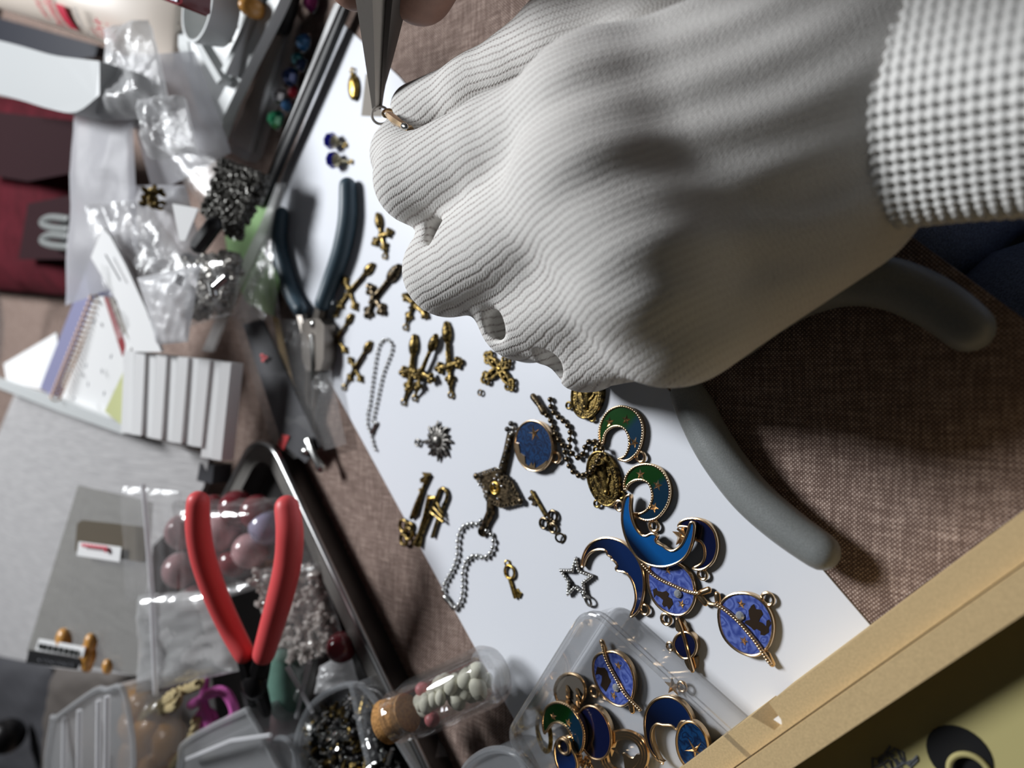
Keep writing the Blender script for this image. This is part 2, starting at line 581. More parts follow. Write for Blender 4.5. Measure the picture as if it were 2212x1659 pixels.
M['bagclear'] = film('clear_film', body=0.09, gloss=0.02, rough=0.16, bump=0.6, scale=160, fres=0.2)
M['bagmilky'] = film('milky_film', col=(0.86, 0.86, 0.87, 1), body=0.46, gloss=0.012, rough=0.16, bump=1.0, scale=190, fres=0.05)
M['bagfrost'] = film('frosted_film', col=(0.84, 0.84, 0.86, 1), body=0.68, gloss=0.004, rough=0.3, bump=0.6, scale=120, fres=0.03)
M['bagolive'] = film('olive_film', col=srgb(150, 148, 136), body=0.3, gloss=0.06, rough=0.15, bump=0.3, scale=60)
M['boxclear'] = film('clear_box_plastic', col=(0.95, 0.96, 0.98, 1), body=0.055, gloss=0.03, rough=0.08)
M['boxgrey'] = film('grey_box_plastic', col=(0.75, 0.78, 0.82, 1), body=0.22, gloss=0.05, rough=0.1)
M['bagdull'] = film('dull_film', col=(0.74, 0.74, 0.78, 1), body=0.55, gloss=0.002, rough=0.4, bump=0.4, scale=90, fres=0.015)
M['bagshiny'] = film('shiny_film', col=(0.95, 0.95, 0.95, 1), body=0.55, gloss=0.06, rough=0.16, bump=1.0, scale=70, fres=0.3)
M['boxmilky'] = film('milky_box_plastic', col=(0.85, 0.86, 0.88, 1), body=0.34, gloss=0.03, rough=0.12)
M['glass'] = film('glass', body=0.02, gloss=0.03, rough=0.02)
M['sleeve'] = film('sleeve_plastic', col=(0.95, 0.95, 0.95, 1), body=0.5, gloss=0.05, rough=0.2)
M['pearlblue'] = pearl_mat('pearl_blue_enamel', srgb(58, 76, 158), srgb(112, 132, 208))
M['nightblue'] = pearl_mat('night_blue_enamel', srgb(5, 24, 56), srgb(16, 62, 110), 420)
M['navyenamel'] = plain('navy_enamel', srgb(14, 22, 60), 0.2, 0.2, coat=1.0)
M['greenblue'] = grad_mat('green_to_blue_enamel', srgb(12, 68, 16), srgb(16, 56, 82))
M['moonblue_sheen'] = grad_mat('blue_enamel_painted_sheen', srgb(6, 26, 58), srgb(22, 120, 210), 0.65, 0.3, 0.3, 0.75)  # dark-to-bright ramp paints the foil-like reflection into the enamel colour
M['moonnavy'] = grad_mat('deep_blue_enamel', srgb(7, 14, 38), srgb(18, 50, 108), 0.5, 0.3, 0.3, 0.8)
M['palesetting'] = plain('pale_setting', srgb(205, 195, 165), 0.4, 0.6)
M['stone'] = plain('rhinestone', srgb(215, 220, 228), 0.05, 0.6)
def gem(name, c):
    return plain(name, c, 0.06, 0.35, coat=1.0)
M['gemblue'] = gem('gem_blue', srgb(30, 30, 135))
def cloth_mat():
    t = NT('grey_cloth')
    v = t.coord(scale=(1, 14, 1), rot=(0, 0, math.radians(20)))
    f = t.noise(v, 45, 4, 0.6)
    t.l(t.ramp(f, [(0.3, srgb(158, 156, 157)), (0.7, srgb(186, 184, 184))]), t.p.inputs['Base Color'])
    t.set(Roughness=0.85)
    t.bump(f, 0.4, 0.0008)
    return t.m
M['greycloth'] = cloth_mat()
# ------------------------------------------------------------------ signed-distance bodies
def surface_nets(F, lo, h):
    """closed surface of F<0 on a regular grid"""
    s = F < 0
    nx, ny, nz = F.shape
    c = np.zeros((nx - 1, ny - 1, nz - 1), int)
    for i in (0, 1):
        for j in (0, 1):
            for k in (0, 1):
                c += s[i:nx - 1 + i, j:ny - 1 + j, k:nz - 1 + k]
    act = (c > 0) & (c < 8)
    idx = -np.ones(c.shape, int)
    I = np.argwhere(act)
    idx[act] = np.arange(len(I))
    acc = np.zeros((len(I), 3)); cnt = np.zeros(len(I))
    corners = [(i, j, k) for i in (0, 1) for j in (0, 1) for k in (0, 1)]
    vals = {q: F[I[:, 0] + q[0], I[:, 1] + q[1], I[:, 2] + q[2]] for q in corners}
    for a in corners:
        for ax in range(3):
            if a[ax] == 0:
                b = list(a); b[ax] = 1; b = tuple(b)
                fa, fb = vals[a], vals[b]
                m = (fa < 0) != (fb < 0)
                t = np.where(m, fa / np.where(fa == fb, 1, fa - fb), 0)
                p = np.zeros((len(I), 3)); p += a
                p[:, ax] += t
                acc[m] += p[m]; cnt[m] += 1
    V = I + acc / np.maximum(cnt, 1)[:, None]
    faces = []
    for ax in range(3):
        u, w = (ax + 1) % 3, (ax + 2) % 3
        a = np.swapaxes(np.moveaxis(s, ax, 0), 0, 0)
        d = np.argwhere(a[:-1] != a[1:])
        ax_p = d[:, 0]; o = [x for x in range(3) if x != ax]
        g = np.zeros((len(d), 3), int)
        g[:, ax] = d[:, 0]; g[:, o[0]] = d[:, 1]; g[:, o[1]] = d[:, 2]
        ok = (g[:, o[0]] > 0) & (g[:, o[1]] > 0) & (g[:, o[0]] < F.shape[o[0]] - 1) & (g[:, o[1]] < F.shape[o[1]] - 1)
        g = g[ok]
        def cell(d0, d1):
            q = g.copy(); q[:, o[0]] += d0; q[:, o[1]] += d1
            return idx[q[:, 0], q[:, 1], q[:, 2]]
        faces.append(np.stack([cell(-1, -1), cell(0, -1), cell(0, 0), cell(-1, 0)], 1))
    Q = np.vstack(faces)
    Q = Q[(Q >= 0).all(1)]
    # relax
    e = np.vstack([Q[:, [0, 1]], Q[:, [1, 2]], Q[:, [2, 3]], Q[:, [3, 0]]])
    for _ in range(3):
        A = np.zeros_like(V); n = np.zeros(len(V))
        for a, b in ((0, 1), (1, 0)):
            np.add.at(A, e[:, a], V[e[:, b]]); np.add.at(n, e[:, a], 1)
        V = 0.5 * V + 0.5 * A / np.maximum(n, 1)[:, None]
    return V * h + lo, Q
def cap_sdf(X, a, b, ra, rb):
    ab = b - a
    t = np.clip(((X - a) @ ab) / (ab @ ab), 0, 1)
    d = np.linalg.norm(X - a - t[..., None] * ab, axis=-1)
    return d - (ra + (rb - ra) * t)
def smin(a, b, k):
    h = np.clip(0.5 + 0.5 * (b - a) / k, 0, 1)
    return b * (1 - h) + a * h - k * h * (1 - h)
def sdf_mesh(groups, h, holes=None):
    """groups: list of (k with which it joins what came before, k inside, [(p0,r0,p1,r1)...])"""
    pts = np.array([p for g in groups for q in g[2] for p in (q[0], q[2])])
    rr = max(max(q[1], q[3]) for g in groups for q in g[2])
    lo = pts.min(0) - rr - 3; hi = pts.max(0) + rr + 3
    n = np.ceil((hi - lo) / h).astype(int) + 1
    ax = [(lo[k] + h * np.arange(n[k])).astype(np.float32) for k in range(3)]
    X = np.stack(np.meshgrid(*ax, indexing='ij'), -1)
    tot = None
    for k, ki, caps in groups:
        g = None
        for p0, r0, p1, r1 in caps:
            d = cap_sdf(X, np.array(p0, np.float32), np.array(p1, np.float32), r0, r1)
            g = d if g is None else smin(g, d, ki)
        tot = g if tot is None else smin(tot, g, k)
    if holes: tot = carve(tot, X, holes, 3.5)
    return surface_nets(tot, lo, h)
def carve(F, X, caps, k):
    for p0, r0, p1, r1 in caps:
        d = cap_sdf(X, np.array(p0, np.float32), np.array(p1, np.float32), r0, r1)
        F = -smin(-F, d, k)
    return F
def chain(pts):
    """[(px,py,z,r)...] -> capsules"""
    return [(W(*a[:3]), a[3], W(*b[:3]), b[3]) for a, b in zip(pts, pts[1:])]

# ------------------------------------------------------------------ the person: gloved left hand, bare right hand, lap
PERSON = thing('person', 'person working at the desk, white knit glove on left hand, dark denim trousers', 'person', W(2000, 300, 0))

mcp_i, mcp_m, mcp_r, mcp_p = (1275, 232, 55, 13), (1290, 400, 58, 13.5), (1385, 560, 54, 13), (1450, 685, 43, 12.5)
palm = chain([mcp_i, (1885, 30, 27, 15)]) + chain([mcp_m, (1885, 130, 26, 16)]) + chain([mcp_r, (1890, 235, 22, 16)]) + \
       chain([mcp_p, (1890, 345, 18, 14)]) + chain([mcp_i, mcp_m]) + chain([mcp_m, mcp_r]) + chain([mcp_r, mcp_p]) + \
       chain([(1545, 640, 30, 14), (1810, 455, 22, 14)]) + chain([(1500, 300, 28, 20), (1700, 250, 22, 18)])
idx_f = chain([mcp_i, (1080, 318, 50, 13), (905, 388, 49, 12.6)]) + chain([(905, 388, 49, 12.6), (880, 335, 41, 11), (893, 300, 37, 9.5)])
mid_f = chain([mcp_m, (970, 585, 42, 13), (985, 605, 20, 11.5), (1080, 560, 14, 10)])
rng_f = chain([mcp_r, (1130, 682, 31, 12.4), (1145, 705, 13.5, 11), (1230, 650, 12.5, 10)])
pnk_f = chain([mcp_p, (1265, 752, 26, 11.5), (1275, 770, 11.5, 10), (1360, 720, 11.5, 9)])
thumb = chain([(1600, 60, 24, 15), (1420, 40, 32, 13), (1222, 84, 37, 11.5), (1030, 198, 38, 9.6), (898, 236, 39, 8.0)])
GV, GF = sdf_mesh([(1, 10, palm), (7, 3, mid_f), (7, 3, rng_f), (7, 3, pnk_f), (6, 3, idx_f), (2.2, 5, thumb)], 0.85,
    chain([(938, 506, 54, 3.0), (978, 514, 40, 4.6)]) + chain([(1062, 698, 46, 3.2), (1098, 702, 34, 5.0)]) + chain([(1186, 780, 38, 3.0), (1222, 784, 28, 4.6)]))
# wrinkles of the slack fabric towards the wrist, then rib coordinates
fwd = unit(W(970, 585, 42) - W(1885, 170, 28))
acr = unit(np.cross(fwd, ZUP))
upv = np.cross(acr, fwd)
MB_g = MB().add(GV, [tuple(q) for q in GF.tolist()])
P0 = W(1885, 170, 23)
rel = GV - P0
al = rel @ fwd
ac = rel @ acr
up = rel @ upv
ridge = np.sin(ac * 0.62 + al * 0.05 + 0.8 * np.sin(al * 0.11)) * np.exp(-((al - 22) / 26.0) ** 2) * 0.45
ridge += np.sin(ac * 0.35 - al * 0.09 + 2.0) * np.exp(-((al - 45) / 22.0) ** 2) * 0.5
cen = GV.mean(0)
MB_g.v[0] = GV + np.outer(ridge * (up > 0), upv)
rib = ac * (1.0 + np.clip((40 - al) / 200, -0.25, 0.1)) + 0.18 * up
along = al + 0.5 * np.abs(up)
part('white_glove', MB_g, M['glove'], PERSON, 'white ribbed cotton glove on the left hand', smooth=True, angle=180, attrs={'rib': rib, 'along': along})

# cuff: coarse waffle-knit tube around the wrist
def cuff():
    c0, c1 = W(1862, 178, 23), W(2420, 60, 28)
    ax = unit(c1 - c0)
    y = unit(np.cross(ZUP, ax)); z = np.cross(ax, y)
    L, nu, nv = 70.0, 420, 210
    u = np.linspace(0, 2 * PI, nu, endpoint=False)
    t = np.linspace(0, L, nv)
    U, T = np.meshgrid(u, t)
    A, B = 32, 18.5
    per = 165.0
    s = U / (2 * PI) * per
    p = 2.05
    bumps = 0.55 * (np.sin(s * 2 * PI / p) * 0.9 + np.cos(T * 2 * PI / p) * 0.6)
    seam = 1.2 * np.exp(-((T - 0.8) / 0.7) ** 2)
    folds = 0.8 * np.sin(U * 3 + T * 0.05) + 0.5 * np.sin(U * 7 + 1)
    R = 1 + (bumps + seam + folds) / 26.0
    taper = 1 - 0.04 * np.sin(T / L * PI)
    P = c0 + T[..., None] * ax + (np.cos(U) * R * taper * A)[..., None] * y + (np.sin(U) * R * taper * B)[..., None] * z
    V = P.reshape(-1, 3)
    F = []
    for i in range(nv - 1):
        for k in range(nu):
            l = (k + 1) % nu
            F.append((i * nu + k, i * nu + l, (i + 1) * nu + l, (i + 1) * nu + k))
    mb = MB().add(V, F)
    part('glove_cuff', mb, M['cuff'], PERSON, 'coarse waffle knit cuff of the glove', angle=180)
cuff()
# small nick in the knit near the wrist
nk = W(1612, 96, 42.5)
part('worn_hole', MB().ell(nk, 2.0, 0.9, 0.5, rot=-0.4), M['taupe'], PERSON, 'small dark worn spot in the glove')

# bare right hand holding the pliers above the frame
rh = [(1, 10, chain([(930, -640, 98, 18), (1100, -850, 108, 22)]) + chain([(980, -720, 102, 20), (1700, -1300, 118, 27)])),
      (5, 4, chain([(768, -44, 66, 8.2), (742, -190, 74, 8.8), (780, -380, 86, 10), (900, -620, 98, 14)])),
      (5, 4, chain([(908, -26, 54, 9.8), (960, -130, 62, 10), (950, -320, 84, 10), (960, -560, 96, 14)])),
      (5, 4, chain([(1000, -400, 88, 8.4), (1040, -500, 92, 10), (1030, -640, 98, 14)])),
      (5, 4, chain([(1060, -500, 92, 8.0), (1110, -600, 96, 9.5), (1080, -700, 100, 14)])),
      (6, 5, chain([(830, -400, 98, 9.5), (880, -540, 104, 11), (960, -700, 102, 16)]))]
HV, HF = sdf_mesh(rh, 1.3)
part('body', MB().add(HV, [tuple(q) for q in HF.tolist()]), M['skin'], PERSON, 'bare right hand gripping the pliers', angle=180)

# lap in dark denim below the desk edge
def lap():
    e = unit(np.array([0.718, -0.696, 0])); n = np.array([0.696, 0.718, 0])
    c = W(1990, 560, 0); c[2] = 0
    mb = MB()
    for off, r in ((-105, 86), (75, 86)):
        nu, nt = 40, 60
        P = np.zeros((nt, nu + 1, 3))
        for i in range(nt):
            t = -160 + 560 * i / (nt - 1)
            for k in range(nu + 1):
                w = 2 * PI * k / nu
                rr = r * (1 + 0.05 * math.sin(t * 0.06 + 3 * w) + 0.03 * math.sin(t * 0.15 - 2 * w + off) + 0.03 * math.sin(5 * w + t * 0.03))
                P[i, k] = c + n * t + e * (off + rr * math.cos(w)) + ZUP * (-135 + rr * math.sin(w))
        mb.grid(P)
    part('trousers', mb, M['denim'], PERSON, 'dark denim lap below the desk edge', angle=180)
lap()
# ------------------------------------------------------------------ setting: the fabric-covered desk
E1 = np.array([0.7184, -0.6956, 0])      # along the near desk edge
E2 = np.array([0.6956, 0.7184, 0])       # towards the person
edge_p = (W(1940, 490, 0) + W(2212, 690, 0)) / 2
def desk():
    a = edge_p
    t = thing('desk', 'desk topped with mottled brown woven fabric, everything lies on it', 'desk', (a[0], a[1], -22))
    top = [a - E1 * 900, a + E1 * 700, a + E1 * 700 - E2 * 1500, a - E1 * 900 - E2 * 1500]
    part('fabric_top', MB().prism([p * [1, 1, 0] for p in top], 4), M['fabric'], t)
    part('desk_board', MB().prism([p * [1, 1, 0] + [0, 0, -4.05] for p in [top[0] - E2 * 2, top[1] - E2 * 2, top[2], top[3]]], 18), M['charcoal'], t)
desk()
fl = MB().prism([(-2500, -2500, -700), (1500, -2500, -700), (1500, 2500, -700), (-2500, 2500, -700)], 10)
tag(part('floor', fl, M['charcoal']), kind='structure')
wl = MB().prism([(-2300, -2500, 1700), (-2200, -2500, 1700), (-2200, 2500, 1700), (-2300, 2500, 1700)], 2400)
tag(part('wall_back', wl, M['greycloth']), kind='structure')

# the white card everything is laid out on
SH = 0.7
def white_card():
    A, B, C = W(742, 52, SH), W(862, 166, SH), W(1872, 1342, SH)
    d = unit(C - B)
    nrm = np.array([-d[1], d[0], 0])
    if np.dot(nrm, W(727, 850, SH) - C) < 0: nrm = -nrm
    wdt = np.dot(nrm, W(727, 850, SH) - B)
    La = np.dot(C - A, d) + 160
    off = np.dot(nrm, A - B)
    e = unit(W(590, 430, SH) - A)
    far = A + e * (wdt - off) / np.dot(e, nrm)
    pts = [A, B, C, C + d * 160, C + d * 160 + nrm * wdt, far + d * 5, far - e * 6]
    solo('white_card', MB().prism(pts, SH), M['sheet'], 'large glossy white card lying across the desk under the charms', 'card')
white_card()

# ------------------------------------------------------------------ pliers
def grip(path, r, flat=1.0, taper=True):
    p = catmull(PZ(path), 6, closed=False)
    rr = [r * 0.9, r, r * 1.02, r, r * 0.95, r * 0.86] if taper else r
    return MB().tube(p, rr, 16, round_caps=True, flat=flat)
def teal_pliers():
    t = thing('pliers', 'teal handled pliers with bright steel jaws lying on the white card', 'pliers', W(672, 690, 1))
    part('handle', grip([(608, 462, 4.4), (603, 520, 4.4), (614, 580, 4.4), (634, 640, 4.4), (648, 668, 6)], 3.9), M['teal'], t)
    part('handle', grip([(751, 402, 4.4), (751, 470, 4.4), (738, 540, 4.4), (716, 605, 4.4), (697, 655, 6)], 4.2), M['teal'], t)
    mb = MB()
    mb.tube(PZ([(648, 664, 4.4), (656, 690, 4.4), (664, 720, 4.4)]), [2.6, 3.2, 3.4], 8)
    mb.tube(PZ([(698, 652, 4.4), (690, 690, 4.4), (684, 720, 4.4)]), [2.8, 3.4, 3.4], 8)
    mb.prism(PP([(650, 700), (662, 690), (690, 688), (700, 702), (699, 775), (692, 800), (662, 802), (652, 775)], 8), 6)
    part('joint', mb, M['jawsteel'], t)
    part('spring_rod', MB().tube(PZ([(674, 725, 8.4), (676, 790, 8.4), (677, 880, 5)]), [1.1, 1.1, .7], 8, round_caps=True), M['silver'], t)
    part('rivet', MB().ell(W(676, 700, 8), 2.0, 2.0, 1.2), M['silver'], t)
    mb = MB().tube(PZ([(672, 782, 5), (668, 850, 4.5), (672, 930, 3.5)]), [2.8, 2.2, 0.9], 8)
    part('jaw', mb, M['jawsteel'], t)
    mb = MB().tube(PZ([(681, 782, 5), (680, 850, 4.5), (678, 930, 3.5)]), [2.2, 1.9, 0.9], 8)
    part('jaw', mb, M['jawsteel'], t)
teal_pliers()
def grey_pliers():
    t = thing('pliers', 'grey rubber handled pliers with curved grips, half under the gloved hand', 'pliers', W(1450, 790, 1))
    part('handle', grip([(1486, 852, 7), (1500, 880, 7), (1532, 945, 7), (1575, 1012, 7), (1630, 1078, 7), (1702, 1140, 7), (1772, 1190, 7)], 5.35), M['greyrub'], t)
    part('handle', grip([(1590, 735, 7), (1655, 680, 7), (1735, 632, 7), (1830, 606, 7), (1925, 614, 7), (2020, 656, 7), (2090, 708, 7)], 6.0), M['greyrub'], t)
    mb = MB().tube(PZ([(1490, 860, 8), (1460, 806, 8), (1420, 740, 7)]), [3.2, 3.4, 4.2], 4)
    mb.tube(PZ([(1600, 728, 7), (1520, 750, 7), (1430, 760, 7)]), [3.8, 3.8, 4.2], 4)
    part('tang', mb, M['steel'], t)
    part('joint', MB().ell(W(1425, 765, 6), 6, 6, 4), M['darksteel'], t)
    part('jaw', MB().tube(PZ([(1420, 765, 6), (1340, 700, 4), (1290, 640, 2.5)]), [4, 3, 1.4], 8), M['steel'], t)
grey_pliers()
def held_pliers():
    t = thing('pliers', 'steel long nose pliers held upright at the top, tip gripping a jump ring', 'pliers', W(822, 0, 60))
    def jaw(L, tip_l, R, tip_r, base_l, base_r, dz):
        # tapered jaw with a flat inner face, polygon sections
        mb = MB()
        secs = []
        for f in np.linspace(0, 1, 9):
            k = f
            l = np.array(base_l) * (1 - k) + np.array(tip_l) * k
            r = np.array(base_r) * (1 - k) + np.array(tip_r) * k
            secs.append((W(*l), W(*r)))
        V, F = [], []
        for l, r in secs:
            w = np.linalg.norm(r - l)
            back = unit(np.cross(r - l, secs[0][0] - secs[-1][0]))
            if back[2] < 0: back = -back
            c = (l + r) / 2
            for p in (l - back * w * dz, l, l * 0.62 + r * 0.38 + back * w * 0.42, r * 0.85 + l * 0.15 + back * w * 0.3, r, r - back * w * dz):
                V.append(p)
        n = 6
        for i in range(len(secs) - 1):
            for k in range(n):
                q = (k + 1) % n
                F.append((i * n + k, i * n + q, (i + 1) * n + q, (i + 1) * n + k))
        F.append(tuple(range(n))); F.append(tuple(range(len(V) - 1, len(V) - n - 1, -1)))
        return mb.add(V, F)
    part('jaw', jaw(0, (806, 240, 46), 0, (817, 238, 46), (770, -120, 73), (846, -120, 73), 0.5), M['steel'], t, angle=25)
    part('jaw', jaw(0, (818, 236, 45.6), 0, (826, 226, 45.6), (847, -120, 72), (876, -120, 72), 1.0), M['darksteel'], t, angle=25)
    part('joint', MB().ell(W(822, -150, 76), 8, 9, 5), M['steel'], t)
    for a in ([(800, -150, 78), (790, -260, 88), (830, -420, 100), (900, -560, 108)], [(845, -150, 78), (900, -260, 86), (960, -420, 90), (1020, -560, 92)]):
        part('handle', grip(a, 4.6), M['teal'], t)
held_pliers()
def red_pliers():
    t = thing('pliers', 'red handled pliers with black jaws, standing in the cluttered tray', 'pliers', W(555, 1430, 10))
    part('handle', grip([(428, 1084, 62), (428, 1140, 61), (440, 1210, 58), (468, 1290, 53), (500, 1360, 48), (528, 1412, 45)], 4.8), M['redrub'], t)
    part('handle', grip([(620, 1096, 42), (626, 1150, 42), (622, 1215, 41), (605, 1290, 41), (588, 1350, 41), (570, 1412, 42)], 5.2), M['redrub'], t)
    mb = MB()
    mb.tube(PZ([(525, 1405, 45), (540, 1440, 43), (548, 1480, 40)]), [3.2, 4.2, 4.8], 8)
    mb.tube(PZ([(572, 1405, 42), (562, 1440, 41), (552, 1480, 39)]), [3.2, 4.2, 4.8], 8)
    mb.ell(W(550, 1470, 41), 6.5, 8, 5)
    part('joint', mb, M['blackmetal'], t)
    part('jaw', MB().tube(PZ([(540, 1480, 39), (545, 1530, 34), (556, 1572, 28)]), [4.2, 3, 0.8], 8), M['blackmetal'], t)
    part('jaw', MB().tube(PZ([(558, 1480, 38), (574, 1530, 33), (578, 1570, 28)]), [3.6, 2.6, 0.8], 8), M['blackmetal'], t)
red_pliers()

# ------------------------------------------------------------------ the wide shallow tray at the lower left
RIM = 13.0
def rrect(c, a, b, la, lb, r, z, n=10):
    """rounded rectangle with one corner at c, sides la along a and lb along b"""
    out = []
    cs = [c, c + a * la, c + a * la + b * lb, c + b * lb]
    for i in range(4):
        p, q, s = cs[i], cs[i - 1], cs[(i + 1) % 4]
        d0, d1 = unit(q - p), unit(s - p)
        ctr = p + (d0 + d1) * r
        for k in range(n + 1):
            w = PI / 2 * k / n
            v = ctr - d1 * r * math.cos(w) - d0 * r * math.sin(w)
            out.append(np.array([v[0], v[1], z]))
    return out
def ring_between(mb, A, B):
    n = len(A)
    mb.add(np.vstack([A, B]), [(i, (i + 1) % n, n + (i + 1) % n, n + i) for i in range(n)])
def dark_tray():
    p0, p1 = W(612, 1000, RIM), W(926, 1659, RIM)
    d = unit(p1 - p0)
    away = unit(np.array([-(-d[1]), -d[0], 0]) * 1.0)
    away = np.array([d[1], -d[0], 0]); 
    if away[0] > 0: away = -away
    corner = W(575, 885, RIM); corner = p0 + d * np.dot(corner - p0, d)
    t = thing('tray', 'shallow black lacquered tray with a steel lip, holding bags and boxes', 'tray', corner * [1, 1, 0])
    rr = lambda ins, z, r: rrect(corner + d * ins + away * ins, d, away, 420 - 2 * ins, 300 - 2 * ins, max(r - ins, 4), z)
    mb = MB()
    ring_between(mb, rr(4, 0.3, 26), rr(2.0, RIM - 2, 26))
    ring_between(mb, rr(2.0, RIM - 2, 26), rr(2.0, RIM - 0.5, 26))
    fb = MB(); ring_between(fb, rr(2.0, RIM, 26), rr(11, RIM - 0.3, 26)); part('flange', fb, M['flange'], t, 'flat dark steel flange')
    ring_between(mb, rr(11, RIM, 26), rr(13, 2.2, 26))
    mb.prism(rr(12.9, 2.2, 26), 1.9)
    part('tray_body', mb, M['traymetal'], t)
    part('tray_lip', MB().tube(rr(1.6, RIM - 0.3, 26), 1.7, 10, closed=True), M['traylip'], t, 'bright rounded steel lip')
dark_tray()

# ------------------------------------------------------------------ tan board box, bottom right
def board_box():
    a, b = W(1468, 1662, 16), W(2214, 1106, 16)
    d = unit((b - a) * [1, 1, 0])
    n = np.array([d[1], -d[0], 0])
    if n[0] < 0: n = -n
    a0 = a - d * 60; L = 260
    at = lambda s, w, z: a0 * [1, 1, 0] + d * s + n * w + [0, 0, z]
    t = thing('box', 'open tan board box with a notched rim and cream floor, near corner', 'box', at(L / 2, 40, 0))
    sN = np.dot(W(1655, 1545, 16) - a0, d)
    N0, N1 = sN - 2.2, sN + 2.6
    outer = [at(0, 0, 16), at(N0 - 1.5, 0, 16), at(N0, 2.5, 16), at(N0 + 1.5, 5.2, 16), at(N1 - 1, 5.6, 16), at(N1, 4.2, 16), at(N1 + 0.2, 0, 16), at(L, 0, 16), at(L, 6.6, 16), at(0, 6.6, 16)]
    part('rim_board', MB().prism(outer, 15.6), M['kraft'], t)
    part('torn_fibre', MB().prism([at(N0, 3.5, 12), at(N1 + 0.4, 3.5, 12), at(N1 + 1.0, 6.3, 12.3), at(N0 + 1, 6.3, 12.3)], 1), M['paper'], t, 'torn pale paper in the notch')
    part('inner_rim_board', MB().prism([at(0, 6.9, 18), at(L, 6.9, 18), at(L, 13.2, 18), at(0, 13.2, 18)], 17.6), M['kraft'], t)
    part('floor_board', MB().prism([at(0, 13.4, 7), at(L, 13.4, 7), at(L, 90, 7), at(0, 90, 7)], 6.6), M['cream'], t)
    part('end_board', MB().prism([at(-4, 0, 18), at(-0.2, 0, 18), at(-0.2, 90, 18), at(-4, 90, 18)], 17.6), M['kraft'], t)
    part('end_board', MB().prism([at(L + .2, 0, 18), at(L + 4, 0, 18), at(L + 4, 90, 18), at(L + .2, 90, 18)], 17.6), M['kraft'], t)
    part('back_board', MB().prism([at(-4, 90.2, 18), at(L + 4, 90.2, 18), at(L + 4, 98, 18), at(-4, 98, 18)], 17.6), M['kraft'], t)
    sc = MB()
    for k in range(5):
        p = W(1905 + 14 * k, 1652 - 12 * (k % 3), 7.1)
        sc.tube([p + [2.2 * math.cos(q * 0.9 + k), 1.6 * math.sin(q * 1.7 + k), 0] for q in range(7)], 0.28, 4)
    part('scribble', sc, M['greytxt'], t, 'faint grey scribbled mark on the cream floor')
    c = W(2072, 1632, 7.1)
    part('hole_disc', MB().lathe(c - [0, 0, 0.05], c + [0, 0, 1], [(0, 0), (0, 6.2), (0.25, 6.0), (0.25, 0)], 28), M['black'], t, 'round dark recess')
    part('ring', MB().torus(c + [2.0, -2.4, 1.2], 3.6, 0.6, (0.15, 0.1, 1), 28), M['cream'], t, 'pale ring inside the dark recess')
board_box()
# ------------------------------------------------------------------ charms on the white card
Z0 = SH + 0.02
def loop(px, py, z, R, r, mat, parent, name='loop', axis=(0, 0, 1)):
    return part(name, MB().torus(W(px, py, z), R, r, axis, 18, 8), mat, parent)
def star_mb(c, R, h, rot=0, n=5, inner=0.42):
    """a raised star with ridged points"""
    V = [c + np.array([0, 0, h])]
    for i in range(2 * n):
        w = rot + PI * i / n
        rr = R if i % 2 == 0 else R * inner
        V.append(c + np.array([rr * math.cos(w), rr * math.sin(w), 0]))
    F = [(0, 1 + i, 1 + (i + 1) % (2 * n)) for i in range(2 * n)]
    F.append(tuple(range(2 * n, 0, -1)))
    return MB().add(V, F)
def fade_of(mb, a, b):
    V = np.vstack(mb.v)
    a, b = np.asarray(a), np.asarray(b)
    d = b - a
    return np.clip(((V - a) @ d) / (d @ d), 0, 1)

